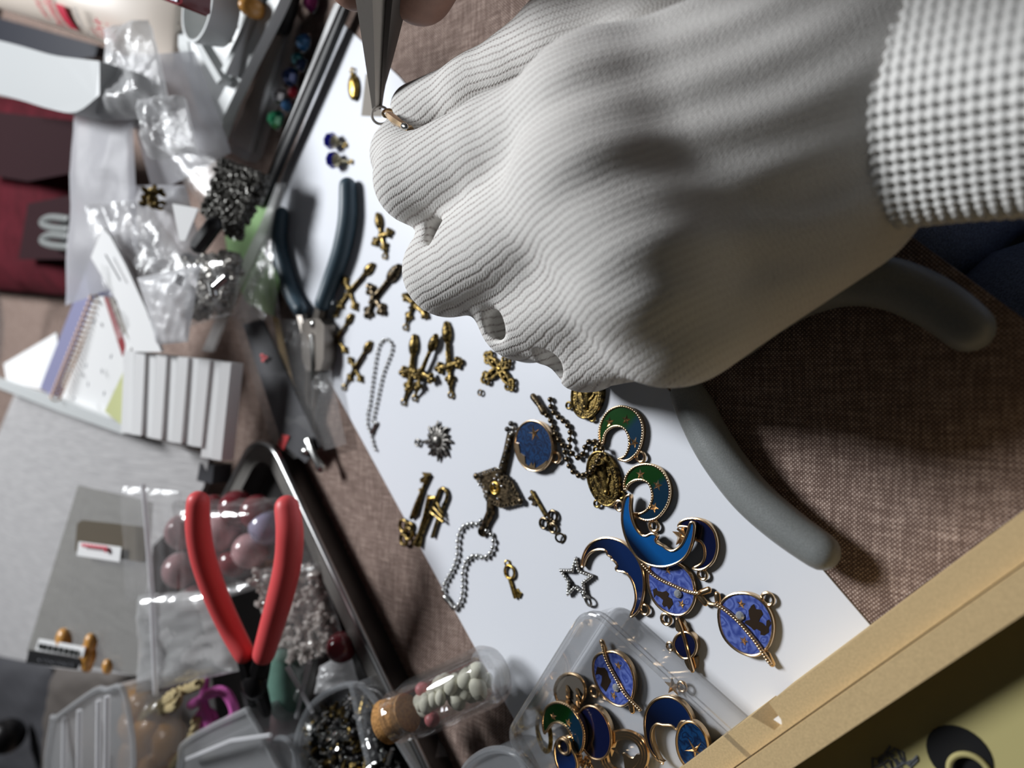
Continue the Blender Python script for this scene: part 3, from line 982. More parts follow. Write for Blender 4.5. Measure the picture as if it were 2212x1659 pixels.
# --- crosses -------------------------------------------------------
def cross(label, ctr, ends, mat, r=1.0, hang=None, lump=1.45, figure=True, thick=1.3, group='antique gold cross charms on the white card', z=None, slim=None):
    """ends: four (px,py), the first the long foot; hang: the ring's place"""
    r = r * 1.3
    z = Z0 + thick * 0.7 if z is None else z
    c = W(*ctr, z)
    t = thing('cross_charm', label, 'charm', c - [0, 0, z - Z0], group)
    mb = MB()
    for k, e in enumerate(ends):
        p = W(*e, z)
        d = p - c; L = np.linalg.norm(d); d = d / L
        s = np.cross(ZUP, d)
        tip = p - d * r * 0.9
        mb.tube([c, c + d * L * 0.45, tip], [r * 0.75, r * (0.55 if slim is None else slim), r * 0.8], 8, flat=0.75)
        w = lump * r * (1.15 if k == 0 else 1.0)
        if k == 0:      # flared foot with a pointed end
            mb.ell(tip - d * w * 0.2, w * 1.5, w * 0.85, w * 0.62, rot=math.atan2(d[1], d[0]))
            mb.ell(tip + d * w * 0.9, w * 0.6, w * 0.5, w * 0.5, rot=math.atan2(d[1], d[0]))
        else:           # budded ends
            mb.ell(tip + d * w * 0.35, w * 0.62, w * 0.55, w * 0.55, rot=math.atan2(d[1], d[0]))
            mb.ell(tip - d * w * 0.25 + s * w * 0.55, w * 0.5, w * 0.5, w * 0.5)
            mb.ell(tip - d * w * 0.25 - s * w * 0.55, w * 0.5, w * 0.5, w * 0.5)
    mb.ell(c, r * 1.25, r * 1.25, r * 0.75)
    part('cross_body', mb, mat, t)
    if figure:
        f = MB()
        p0 = W(*ends[0], z + thick * 0.5)
        d = unit(p0 - c); L = np.linalg.norm(W(*ends[0], z) - c)
        cc = c + [0, 0, thick * 0.45]
        f.ell(cc + d * L * 0.12, L * 0.2, r * 0.5, r * 0.45, rot=math.atan2(d[1], d[0]))
        f.ell(cc - d * L * 0.14, r * 0.42)
        f.tube([cc + d * L * 0.25, cc + d * L * 0.6], [r * 0.42, r * 0.25], 6)
        for e in ends[1:3]:
            f.tube([cc, cc * 0.3 + (W(*e, z) + [0, 0, thick * 0.4]) * 0.7], [r * 0.3, r * 0.22], 6)
        part('figure', f, mat, t)
    if hang is not None:
        h = W(*hang, Z0 + 0.8)
        e3 = W(*ends[3], z)
        part('bail', MB().tube([e3, h + unit(e3 - h) * 0.8], [r * 0.5, r * 0.35], 8), mat, t)
        part('loop', MB().torus(h, 1.1, 0.45, (0.2, 0.1, 1), 16, 7), mat, t)
    return t
cross('small antique gold cross charm nearest the teal pliers handle top, tilted', (823, 510), [(817, 470), (845, 500), (806, 527), (832, 540)], M['brass'], 1.15, (831, 553), figure=False)
cross('dark gold openwork cross charm against the teal pliers handle', (755, 630), [(801, 576), (743, 600), (768, 668), (732, 664)], M['brass'], 1.15, (725, 679))
cross('broad brown tarnished cross charm in the upper row, beside the middle finger', (808, 645), [(857, 583), (797, 616), (829, 676), (792, 684)], M['bronze'], 1.55)
cross('cross charm half hidden under the gloved ring finger', (893, 657), [(936, 600), (872, 637), (922, 684), (880, 690)], M['brass'], 1.1, (876, 707))
cross('thin gold cross charm close beside the steel plier jaws', (728, 733), [(757, 684), (716, 716), (747, 760), (717, 758)], M['brass'], 0.95, (712, 775))
cross('thin gold cross charm left of the narrow ball chain loop', (766, 797), [(797, 744), (754, 773), (780, 823), (752, 820)], M['brass'], 1.0, (743, 837))
cross('dark gold cross charm, left of the two overlapping crosses', (889, 800), [(895, 736), (866, 805), (914, 812), (880, 845)], M['brass'], 1.35, (872, 869), z=Z0 + 0.9)
cross('bright gold cross charm, right of the two overlapping crosses', (910, 806), [(939, 733), (892, 812), (937, 821), (901, 842)], M['brass'], 1.2, (896, 860), z=Z0 + 2.0)
cross('upright antique gold cross charm standing alone right of the overlapping pair', (970, 790), [(965, 708), (943, 797), (997, 781), (973, 830)], M['brass'], 1.3, (974, 853))
def filigree_cross():
    t = thing('cross_charm', 'openwork filigree cross charm with ringed ends below the ring finger', 'charm', W(1080, 800, Z0), 'antique gold cross charms on the white card')
    mb = MB()
    z = Z0 + 1.0
    c = W(1080, 797, z)
    for (x, y) in ((1053, 769), (1097, 779), (1047, 819), (1104, 834)):
        p = W(x, y, z)
        d = unit(p - c); s = np.cross(ZUP, d)
        for k in (-1, 1):
            mb.tube(catmull([c + s * 0.5 * k, (c + p) / 2 + s * 1.3 * k, p - d * 1.6 + s * 0.5 * k], 4, False), 0.72, 6)
            mb.torus(p - d * 0.9 + s * 1.35 * k, 0.95, 0.62, seg=12, sides=6)
        mb.torus(p + d * 0.5, 1.0, 0.62, seg=12, sides=6)
        mb.ell((c + p) / 2, 0.95)
    mb.torus(c, 1.3, 0.5, seg=14, sides=6)
    part('filigree', mb, M['brass'], t)
    part('center_knob', MB().ell(c + [0, 0, .3], 0.9, 0.9, 0.7), M['ygold'], t)
    loop(1037, 848, Z0 + 0.8, 0.95, 0.36, M['bronze'], t)
    loop(1051, 766, Z0 + 0.8, 1.0, 0.36, M['bronze'], t)
filigree_cross()

# --- little gold pieces and gems at the top ------------------------
def locket():
    t = thing('pendant', 'small oval brushed gold pendant near the top of the white card', 'pendant', W(763, 188, Z0))
    a = unit(W(766, 214, 1) - W(761, 165, 1)); ang = math.atan2(a[1], a[0])
    part('oval_body', MB().ell(W(763, 189, Z0 + 1.2), 6.0, 3.4, 1.5, rot=ang, seg=24, rings=12), M['ygold'], t)
    loop(760, 152, Z0 + 1, 1.1, 0.35, M['ygold'], t)
    part('bail', MB().ell(W(761, 161, Z0 + 1), 1.1, 0.9, 0.8), M['ygold'], t)
locket()
def blue_gem(x, y, label, lx, ly):
    t = thing('gem_pendant', label, 'pendant', W(x, y, Z0), 'blue gem pendants')
    c = W(x, y, Z0 + 3.4)
    ax = unit(W(lx, ly, Z0 + 1) - c)
    cut = [(0, 0.01), (0.0, 1.9), (1.2, 3.1), (1.7, 3.1), (3.6, 1.0), (3.7, 0.01)]
    cut = [(0, 0.01), (0.0, 2.0), (1.3, 3.5), (2.6, 3.9), (4.4, 3.4), (5.4, 1.6), (5.4, 0.01)]
    mb = MB().lathe(c - ax * 3.2, c + ax, cut, 8)
    part('gem', mb, M['gemblue'], t, 'faceted deep blue stone', smooth=False)
    part('setting', MB().lathe(c + ax * 1.0, c + ax * 3, [(0, 3.1), (0.6, 2.9), (2.4, 1.4), (2.4, 0.1)], 16), M['palesetting'], t)
    s = W(lx, ly, Z0 + 0.9)
    part('bail', MB().tube([c + ax * 2.4, s], [0.7, 0.4], 8), M['palesetting'], t)
    part('loop', MB().torus(s, 0.9, 0.3, (0.3, 0.2, 1)), M['ygold'], t)
blue_gem(717, 305, 'upper of the two small blue gem pendants on the white card', 745, 313)
blue_gem(722, 346, 'lower of the two small blue gem pendants on the white card', 757, 349)

# --- ball chains ---------------------------------------------------
def ball_chain(label, px, r, step, mat, clasp=None, z=None, group=None, closed=False):
    zz = Z0 + r if z is None else z
    pts = [W(*p, zz) if len(p) == 2 else W(*p) for p in px]
    path = catmull(pts, 6, closed)
    t = thing('ball_chain', label, 'chain', pts[0] * [1, 1, 0] + [0, 0, Z0], group)
    part('wire', MB().tube(path, r * 0.32, 6, closed=closed), mat, t)
    beads = resample(path, step, closed)
    b0 = part('bead', MB().ell(beads[0], r, seg=10, rings=7), mat, t)
    copies(b0, beads, t)
    if clasp:
        a, b = W(*clasp[0]), W(*clasp[1])
        part('clasp', MB().tube([a, a * .7 + b * .3, a * .4 + b * .6, b], [r * 1.25, r * 1.15, r * 0.95, r * 1.4], 10, round_caps=True, flat=0.8), mat, t)
    return t
o4 = lambda P, org: S(P, org, 4.424)
ball_chain('narrow hairpin loop of fine silver ball chain among the crosses',
           o4([(580, 1290), (560, 1235), (545, 1170), (528, 1110), (505, 1060), (503, 990), (508, 925), (525, 860), (545, 700), (570, 520), (592, 380), (625, 275), (685, 232), (740, 290), (722, 380), (660, 540), (625, 680), (600, 800), (572, 930), (555, 1020)], (680, 680)),
           0.72, 2.05, M['silver'], ((812, 914, Z0 + .9), (803, 934, Z0 + .9)))
ball_chain('silver ball chain looped through the ornate bronze cross pendant',
           o4([(1060, 640), (1020, 675), (985, 668), (900, 690), (862, 735), (842, 800), (836, 870), (836, 950), (822, 1020), (795, 1090), (770, 1140), (738, 1195), (710, 1250), (703, 1300), (712, 1370), (760, 1420), (800, 1470), (842, 1450), (872, 1390), (885, 1305), (888, 1230), (886, 1150), (898, 1080), (925, 1020), (1000, 972), (1060, 990), (1120, 980), (1160, 930), (1180, 860), (1165, 785), (1115, 735)], (800, 980)),
           0.95, 2.45, M['silver'], ((962, 1290, Z0 + 1.1), (980, 1312, Z0 + 1.1)))
zc = Z0 + 1.0
ball_chain('dark bronze ball chain crossing the lower oval medal',
           [p + (h,) for p, h in zip(o4([(450, 340), (495, 410), (520, 490), (550, 555), (603, 630), (622, 690), (640, 760), (668, 835), (710, 890), (770, 920), (842, 895), (882, 868), (920, 810), (955, 745), (985, 685), (960, 640), (910, 594), (860, 590), (820, 632), (800, 700), (760, 745), (710, 728), (668, 660), (668, 590), (675, 520), (662, 460), (622, 410), (578, 372), (530, 333), (492, 270), (482, 190)], (1080, 820)),
               [zc] * 8 + [zc, zc, zc + 1.2, zc + 2.2, zc + 2.6, zc + 2.6, zc + 2.2, zc + 1.2] + [zc] * 4 + [zc + .1, zc + .8, zc + .9, zc + .4] + [zc] * 9)],
           0.98, 2.35, M['bronze'], ((1152, 857, Z0 + 1.5), (1174, 889, Z0 + 1.5)))

# --- sun -----------------------------------------------------------
def sun_charm():
    t = thing('sun_charm', 'dark silver sun charm with wavy rays and a domed centre', 'charm', W(945, 953, Z0))
    c = W(946, 953, Z0 + 0.9)
    mb = MB()
    mb.lathe(c - [0, 0, 0.8], c + [0, 0, 1], [(0, 0.01), (0, 5.0), (0.9, 4.8), (1.4, 3.5), (1.2, 2.6), (1.2, 0.01)], 28)
    part('sun_disc', mb, M['pewter'], t)
    part('dome', MB().ell(c + [0, 0, 0.5], 2.5, 2.5, 1.5, seg=18, rings=10), M['pewter'], t)
    m0 = MB().tube([(0, 0, 0), (1.6, 0.3, 0), (3.0, -0.25, 0)], [1.0, 0.75, 0.2], 8, flat=0.7)
    for i in range(16):
        w = 2 * PI * i / 16 + 0.02
        L = 1.0 if i % 2 == 0 else 0.62
        d = np.array([math.cos(w), math.sin(w), 0]); s = np.array([-d[1], d[0], 0])
        if abs(w - PI) < 0.1: continue
        part('ray', MB().tube(catmull([c + d * 4.0, c + d * (4.0 + 1.6 * L) + s * 0.35, c + d * (4.0 + 3.9 * L) - s * 0.2], 4, False), [1.35, 1.05, 0.4], 8, flat=0.6), M['pewter'], t)
    part('ray', MB().tube([c - [4, 0, 0], W(913, 955, Z0 + .9)], [0.9, 0.6], 8), M['pewter'], t)
    loop(902, 956, Z0 + 0.9, 1.2, 0.5, M['pewter'], t)
sun_charm()

# --- keys and trumpet ----------------------------------------------
def key_bronze():
    t = thing('key_charm', 'antique bronze key charm with swollen shaft, hanging over the left card edge', 'charm', W(895, 1090, Z0))
    P = lambda L: [W(*q, Z0 + 1.0) for q in o4(L, (800, 980))]
    part('shaft', MB().tube(P([(565, 195), (500, 340), (450, 480), (425, 560), (385, 620)]), [0.9, 0.75, 1.0, 1.8, 1.6, 0.8], 10, flat=0.7), M['brass'], t)
    part('bit', MB().prism(P([(560, 185), (490, 178), (510, 215), (470, 240), (478, 280), (510, 275), (530, 250)]), 1.2), M['brass'], t)
    mb = MB()
    for (x, y, R) in ((320, 690, 2.5), (365, 760, 2.4), (320, 820, 2.1), (385, 690, 1.2)):
        mb.torus(W(*o4([(x, y)], (800, 980))[0], Z0 + 1.0), R, 0.75, seg=18, sides=8)
    part('bow', mb, M['brass'], t)
    part('collar', MB().torus(P([(490, 350)])[0], 1.0, 0.35, unit(P([(565, 195)])[0] - P([(450, 480)])[0])), M['brass'], t)
    return t
key_bronze()
def trumpet():
    t = thing('trumpet_charm', 'tiny antique bronze trumpet charm beside the bronze key', 'charm', W(920, 1105, Z0))
    P = lambda L, z=1.0: [W(*q, Z0 + z) for q in o4(L, (800, 980))]
    part('slide_tube', MB().tube(catmull(P([(590, 800), (640, 640), (700, 500), (735, 400), (710, 335), (665, 345), (635, 420), (560, 600), (480, 800)]), 5, False), 0.72, 8), M['brass'], t)
    part('bell', MB().tube(P([(560, 400), (520, 600), (480, 760), (450, 870)]), [0.8, 0.9, 1.3, 2.0], 12), M['brass'], t)
    v0 = None
    for k in range(3):
        a, b = P([(580 + 30 * k, 560 - 45 * k), (690 - 5 * k + 5, 650 - 42 * k)], 1.6)
        part('valve', MB().tube([a, b], 0.62, 8, round_caps=True), M['brass'], t)
    part('mouthpiece', MB().tube(P([(560, 430), (620, 420)]), [1.0, 0.7], 8, round_caps=True), M['ygold'], t)
trumpet()
def ornate_cross():
    t = thing('cross_pendant', 'large ornate bronze cross pendant with scrolled square centre', 'pendant', W(1070, 1040, Z0))
    P = lambda L, z=1.2: [W(*q, Z0 + z) for q in o4(L, (800, 980))]
    c = P([(1195, 330)], 1.5)[0]
    part('long_shaft', MB().tube([W(1082, 1025, Z0 + 1.2), W(1095, 975, Z0 + 1.2), W(1103, 935, Z0 + 1.2)], [1.9, 1.6, 1.5], 8, flat=0.6), M['bronze'], t)
    mb = MB()
    for f in np.linspace(0, 1, 7):
        p = W(1083, 1010, Z0 + 2) * (1 - f) + W(1103, 938, Z0 + 2) * f
        mb.ell(p, 0.75, 0.55, 0.4, rot=f * 3)
    for q in ((1096, 927), (1110, 925), (1104, 915), (1108, 935)):
        mb.ell(W(*q, Z0 + 1.2), 1.1, 1.0, 0.9)
    part('shaft_ornament', mb, M['pewter'], t)
    sq = P([(1010, 215), (1200, 150), (1330, 260), (1430, 455), (1260, 500), (1110, 430), (1090, 330)], 1.6)
    part('square_centre', MB().prism(sq, 1.3), M['bronze'], t)
    m2 = MB()
    for a, b in zip(sq, sq[1:] + sq[:1]):
        n = max(2, int(np.linalg.norm(b - a) / 1.3))
        for k in range(n):
            m2.torus(a + (b - a) * (k + .5) / n, 0.65, 0.38, (0.2, 0.1, 1), 10, 6)
    for q in sq[:1] + sq[3:4]:
        m2.ell(q, 1.3, 1.3, 0.8)
    part('scroll_edging', m2, M['bronze'], t)
    m3 = MB().torus(c + [0, 0, 0.2], 2.0, 0.5, seg=22, sides=8)
    m3.torus(c + [0, 0, 0.2], 1.0, 0.35, seg=18, sides=8)
    part('centre_rosette', m3, M['ygold'], t)
    m4 = MB()
    for q in ((1190, 240), (1215, 205), (1230, 140), (1232, 255), (1180, 290), (1258, 312), (1115, 365), (1220, 430), (1043, 298)):
        m4.ell(P([q], 2.3)[0], 0.55)
    part('bright_bead', m4, M['silver'], t, 'small bright beads along the cross')
    part('lower_shaft', MB().tube(P([(1150, 440), (1150, 560), (1110, 640), (1070, 760)], 1.2), [1.7, 1.9, 1.6, 1.1], 8, flat=0.7), M['bronze'], t)
    part('loop', MB().torus(P([(1078, 745)], 1.2)[0], 1.5, 0.6, (0.5, -0.2, 1)), M['bronze'], t)
ornate_cross()
def key_heart():
    t = thing('key_charm', 'small bronze key charm with a heart shaped trefoil bow', 'charm', W(1180, 1110, Z0))
    P = lambda L, z=0.8: [W(*q, Z0 + z) for q in o4(L, (800, 980))]
    part('shaft', MB().tube(P([(1542, 362), (1672, 588)]), 0.62, 8, round_caps=True), M['brass'], t)
    part('bit', MB().prism(P([(1540, 390), (1502, 425), (1520, 450), (1540, 440), (1548, 470), (1535, 485), (1560, 502), (1590, 470), (1580, 430)]), 0.9), M['bronze'], t)
    mb = MB()
    for x, y, R in ((1660, 665, 1.75), (1745, 595, 1.75), (1745, 710, 1.5)):
        mb.torus(P([(x, y)])[0], R, 0.5, seg=18, sides=8)
    for x, y in ((1700, 655), (1765, 655), (1735, 630), (1735, 680)):
        mb.ell(P([(x, y)], 1.1)[0], 0.6)
    part('bow', mb, M['bronze'], t)
    part('jump_ring', MB().torus(P([(1815, 805)])[0], 1.55, 0.36, (0.45, -0.3, 1)), M['bronze'], t)
key_heart()
def key_gold():
    t = thing('key_charm', 'little yellow gold key charm with a plain ring bow', 'charm', W(1105, 1250, Z0))
    P = lambda L, z=0.75: [W(*q, Z0 + z) for q in o4(L, (800, 980))]
    part('bow', MB().torus(P([(1330, 1130)])[0], 2.25, 0.5, seg=24), M['ygold'], t)
    part('shaft', MB().tube(P([(1330, 1190), (1350, 1260), (1382, 1370)]), 0.65, 8, round_caps=True), M['ygold'], t)
    part('bit', MB().prism(P([(1365, 1310), (1400, 1290), (1412, 1315), (1440, 1335), (1420, 1380), (1385, 1375)]), 0.9), M['ygold'], t)
    part('loop', MB().torus(P([(1310, 1045)])[0], 0.85, 0.34, (0.5, 0.2, 1)), M['ygold'], t)
key_gold()
def star_charm():
    t = thing('star_charm', 'silver openwork star charm edged with tiny beads', 'charm', W(1248, 1244, Z0))
    O = o4([(1970, 1005), (1995, 1120), (2125, 1165), (2035, 1235), (2055, 1340), (1960, 1270), (1895, 1345), (1905, 1225), (1825, 1110), (1935, 1120)], (800, 980))
    pts = PP(O, Z0 + 0.8)
    part('star_frame', MB().tube(pts, 0.8, 6, closed=True), M['pewter'], t)
    bd = resample(pts, 1.05, True)
    b0 = part('bead', MB().ell(bd[0], 0.6, seg=8, rings=5), M['silver'], t)
    copies(b0, [p + [0, 0, .45] for p in bd], t)
    part('jump_ring', MB().torus(W(*o4([(2080, 1405)], (800, 980))[0], Z0 + .9), 1.7, 0.4, (-0.4, -0.3, 1)), M['pewter'], t)
    loop(1263, 1285, Z0 + 0.9, 0.9, 0.35, M['pewter'], t)
star_charm()

# --- enamelled pieces ----------------------------------------------
EN = {}
def enamel(name, label, outline, mat, t_h=1.6, z0=None, rim=0.4, inset=3.2, fade=None, group=None, beads=False, at=None, zfun=None, metal=None):
    """gold body cut to the outline, an enamel field let into it and a raised rim"""
    metal = metal or M['gold']
    z0 = Z0 if z0 is None else z0
    zt = z0 + t_h
    O = catmull([np.array(p) for p in outline], 3)
    O = [tuple(p) for p in O]
    top = PP(O, zt)
    ctr = np.mean(top, 0)
    t = thing(name, label, 'charm', (ctr[0], ctr[1], z0), group)
    part('gold_body', MB().prism(PP(O, zt - 0.15), t_h - 0.15), metal, t)
    I = inset2(O, inset)
    mb = MB().prism(PP(I, zt + 0.05), 0.5)
    at_ = None
    if fade is not None:
        at_ = {'fade': fade_of(mb, W(*fade[0], zt), W(*fade[1], zt))}
    EN[t.name] = part('enamel', mb, mat, t, attrs=at_)
    I2 = inset2(O, inset * 0.42)
    part('rim', MB().tube(PP(I2, zt), rim, 8, closed=True), metal, t)
    if beads:
        bd = resample(PP(I2, zt + 0.15), 0.8, True)
        V0 = MB().ell((0, 0, 0), 0.34, seg=6, rings=4)
        m = MB().many(V0.v[0], V0.f, [(p, np.eye(3), 1) for p in bd])
        part('beaded_edge', m, metal, t, kind='stuff')
    return t, zt
def stars(t, pts, zt, R, mat=None):
    t = EN[t.name]
    for i, p in enumerate(pts):
        part('star', star_mb(W(*p, zt + 0.06), R, 0.8, 0.4 + i), mat or M['gold'], t, smooth=False)
C1 = o4([(960, 622), (943, 560), (945, 480), (970, 390), (1020, 312), (1090, 265), (1170, 250), (1250, 272), (1320, 330), (1360, 410), (1370, 500), (1358, 590), (1328, 680), (1270, 748), (1200, 783), (1125, 760), (1180, 735), (1212, 690), (1230, 620), (1225, 550), (1200, 490), (1160, 457), (1110, 450), (1060, 465), (1020, 500), (997, 550), (985, 612)], (1080, 820))
t, zt = enamel('crescent_charm', 'upper green and blue enamel crescent moon charm with gold stars', C1, M['greenblue'], fade=((1322, 905), (1372, 965)), group='green and blue crescent moon charms', beads=True)
stars(t, o4([(1050, 405), (1205, 385), (1282, 602)], (1080, 820)), zt, 1.7)
loop(1384, 987, Z0 + 1, 1.5, 0.5, M['gold'], t)
C2 = o4([(1185, 1052), (1182, 985), (1208, 910), (1258, 850), (1320, 815), (1400, 803), (1480, 820), (1550, 868), (1600, 940), (1627, 1020), (1630, 1100), (1608, 1190), (1560, 1270), (1500, 1328), (1420, 1350), (1340, 1333), (1262, 1275), (1330, 1277), (1390, 1250), (1430, 1200), (1450, 1130), (1445, 1060), (1420, 1000), (1370, 967), (1310, 964), (1260, 983), (1222, 1018), (1203, 1062)], (1080, 820))
t, zt = enamel('crescent_charm', 'lower green and blue enamel crescent moon charm beside the bright blue face', C2, M['greenblue'], fade=((1385, 1022), (1425, 1090)), group='green and blue crescent moon charms', beads=True)
stars(t, o4([(1342, 905), (1505, 1010), (1470, 1222)], (1080, 820)), zt, 1.7)
loop(1413, 1136, Z0 + 1, 1.5, 0.5, M['gold'], t)

o5 = lambda P: S(P, (1200, 1060), 4.022)
MS = o5([(1062, 312), (1085, 270), (1135, 243), (1220, 238), (1310, 268), (1378, 340), (1408, 430), (1408, 520), (1378, 610), (1320, 668), (1250, 694), (1185, 675), (1232, 650), (1272, 620), (1294, 560), (1288, 490), (1260, 445), (1215, 425), (1200, 370), (1160, 325), (1110, 315)])
t, zt = enamel('crescent_charm', 'dark navy crescent moon charm holding a gold star in its curve', MS, M['navyenamel'], 1.6)
part('gold_star', star_mb(W(*o5([(1100, 400)])[0], Z0 + 0.6), 3.4, 1.4, 0.3, inner=0.45), M['gold'], t, smooth=False)
part('star_link', MB().tube(PP(o5([(1060, 330), (1130, 395), (1215, 430)]), Z0 + 1.5), 0.4, 6), M['gold'], t)
loop(*o5([(1278, 728)])[0], Z0 + 1, 1.35, 0.45, M['gold'], t)
F2 = o5([(222, 655), (228, 600), (255, 520), (300, 460), (370, 420), (450, 406), (540, 425), (620, 470), (690, 550), (740, 640), (768, 740), (772, 850), (758, 950), (722, 1045), (668, 1096), (650, 1080), (680, 1005), (694, 930), (682, 840), (650, 762), (602, 712), (562, 705), (528, 692), (522, 668), (535, 650), (505, 610), (484, 600), (480, 578), (452, 560), (440, 535), (425, 518), (375, 514), (322, 530), (280, 570), (255, 625), (245, 662)])
t, zt = enamel('moon_face_charm', 'deep navy crescent moon face charm curving beside the silver star', F2, M['moonnavy'], 1.6, fade=(o5([(320, 700)])[0], o5([(640, 480)])[0]), inset=2.2)
loop(*o5([(775, 1032)])[0], Z0 + 1, 1.45, 0.48, M['gold'], t)

def planet(label, outline_px, bar, bar_r, cat, starpx, stonepx, loops, z0, enamel_mat, barb=None, group='blue planet charms with cats'):
    t, zt = enamel('planet_charm', label, outline_px, enamel_mat, 1.6, z0, 0.42, 4.5, group=group)
    rope = MB()
    bp = catmull([W(x, y, zt + 0.5) for x, y in bar], 8, False)
    rs = resample(bp, 0.75)
    rope.tube(bp, bar_r * 0.8, 8)
    for i, p in enumerate(rs):
        d = unit(rs[min(i + 1, len(rs) - 1)] - rs[max(i - 1, 0)])
        w = math.atan2(d[1], d[0]) + 0.7
        rope.ell(p + [0, 0, 0.15], bar_r * 1.15, bar_r * 0.6, bar_r * 0.8, rot=w, seg=8, rings=5)
    part('rope_ring', rope, M['gold'], t)
    if barb:
        for b in barb:
            part('ring_tip', MB().tube([W(x, y, z0 + 1.2) for x, y in b], 0.95, 10, round_caps=True, flat=0.7), M['gold'], t)
    if cat:
        part('cat_silhouette', MB().prism(PP(cat, zt + 0.16), 0.1), M['catbrown'], EN[t.name], 'dark brown cat silhouette')
    for i, p in enumerate(starpx):
        part('star', star_mb(W(*p, zt + 0.08), 1.35, 0.7, 0.3 + i), M['gold'], EN[t.name], smooth=False)
    for p in stonepx:
        c = W(*p, zt + 0.2)
        part('rhinestone', MB().lathe(c, c + [0, 0, 1], [(0, 1.25), (0.3, 1.2), (0.7, 0.6), (0.72, 0.01)], 10), M['stone'], EN[t.name], smooth=False)
    for p in loops:
        part('loop', MB().torus(W(*p, z0 + 1.0), 1.55, 0.5, (0, 0, 1), 20, 8), M['gold'], t)
    return t, zt
# the right planet
O3 = o5([(1410, 1100), (1418, 1010), (1460, 940), (1530, 895), (1620, 882), (1710, 898), (1800, 955), (1862, 1040), (1893, 1130), (1895, 1230), (1868, 1330), (1810, 1405), (1730, 1440), (1640, 1425), (1550, 1375), (1475, 1300), (1430, 1210)])
CAT3 = o5([(1702, 998), (1722, 985), (1740, 1028), (1785, 1035), (1802, 1072), (1775, 1110), (1765, 1135), (1800, 1150), (1828, 1178), (1832, 1130), (1855, 1118), (1872, 1150), (1852, 1190), (1852, 1230), (1812, 1258), (1780, 1252), (1780, 1222), (1745, 1200), (1720, 1212), (1700, 1190), (1640, 1150), (1650, 1130), (1690, 1120), (1680, 1082), (1676, 1040)])
planet('round blue planet charm with a black cat, furthest right of the card charms', O3, o5([(1395, 985), (1470, 1030), (1560, 1105), (1650, 1200), (1740, 1310), (1800, 1400), (1860, 1490)]), 0.75, CAT3,
       o5([(1612, 985), (1635, 1305)]), o5([(1605, 1085)]), o5([(1845, 940)]), Z0, M['pearlblue'],
       [o5([(1405, 905), (1412, 960)]), o5([(1840, 1420), (1880, 1500)])])
O1 = o5([(795, 740), (815, 660), (870, 615), (960, 595), (1060, 625), (1140, 680), (1195, 760), (1215, 850), (1215, 950), (1170, 1040), (1100, 1085), (1010, 1080), (920, 1035), (850, 960), (808, 860)])
CAT1 = o5([(845, 860), (875, 845), (885, 870), (930, 880), (960, 870), (985, 895), (975, 920), (1010, 940), (1020, 985), (1000, 1010), (985, 1035), (965, 1000), (940, 1010), (925, 985), (935, 950), (905, 925), (870, 905), (855, 930)])
planet('blue planet charm with a cat, partly beneath the bright blue moon', O1, o5([(760, 640), (840, 720), (930, 780), (1040, 830), (1150, 875), (1240, 890)]), 0.7, CAT1,
       o5([(975, 690), (1095, 985)]), o5([(1065, 895)]), o5([(962, 1115)]), Z0, M['pearlblue'],
       [o5([(1270, 885), (1330, 862)]), o5([(1240, 900), (1300, 975)])])
def link():
    t = solo('gold_link', MB().tube(PP(o5([(1258, 920), (1300, 965), (1345, 985), (1400, 990)]), Z0 + 1.0), 0.6, 8, round_caps=True), M['gold'], 'short gold link between the two card planets', 'link')
link()
F1 = o5([(640, 33), (605, 60), (582, 150), (575, 250), (590, 350), (620, 440), (662, 520), (720, 590), (800, 640), (900, 663), (990, 655), (1080, 618), (1142, 560), (1180, 480), (1204, 380), (1210, 300), (1188, 270), (1165, 285), (1152, 335), (1128, 400), (1098, 460), (1058, 500), (1010, 520), (962, 500), (938, 480), (905, 462), (882, 448), (872, 425), (882, 400), (862, 375), (828, 370), (790, 388), (755, 384), (718, 350), (688, 300), (664, 230), (652, 150), (655, 80), (652, 45)])
t, zt = enamel('moon_face_charm', 'bright blue crescent moon face charm lying on top of the cluster', F1, M['moonblue_sheen'], 1.6, Z0 + 2.0, fade=(o5([(700, 600)])[0], o5([(850, 420)])[0]), inset=2.2)
loop(*o5([(555, 130)])[0], Z0 + 1.6, 1.5, 0.48, M['gold'], t)
def saturn():
    O = o5([(1020, 1330), (1045, 1265), (1095, 1230), (1150, 1228), (1205, 1270), (1228, 1335), (1215, 1410), (1170, 1455), (1110, 1458), (1050, 1410)])
    t, zt = enamel('saturn_charm', 'small navy ringed planet charm below the blue planets', O, M['navyenamel'], 2.2, rim=0.4, inset=2.5)
    part('ring_bar', MB().tube(PP(o5([(1062, 1120), (1095, 1200), (1130, 1330), (1165, 1460), (1190, 1560)]), zt + 0.3), [0.7, 0.5, 0.45, 0.5, 0.7], 8, round_caps=True), M['gold'], t)
    part('ring_end', MB().prism(PP(catmull([np.array(p) for p in o5([(1040, 1150), (1070, 1112), (1110, 1150), (1150, 1230), (1100, 1235), (1048, 1215)])], 3), zt - .4), 1.7), M['gold'], t)
    part('ring_end', MB().prism(PP(catmull([np.array(p) for p in o5([(1120, 1465), (1190, 1450), (1225, 1460), (1215, 1550), (1170, 1562), (1140, 1530)])], 3), zt - .4), 1.7), M['gold'], t)
    loop(*o5([(998, 1352)])[0], Z0 + 1, 1.1, 0.42, M['gold'], t)
saturn()
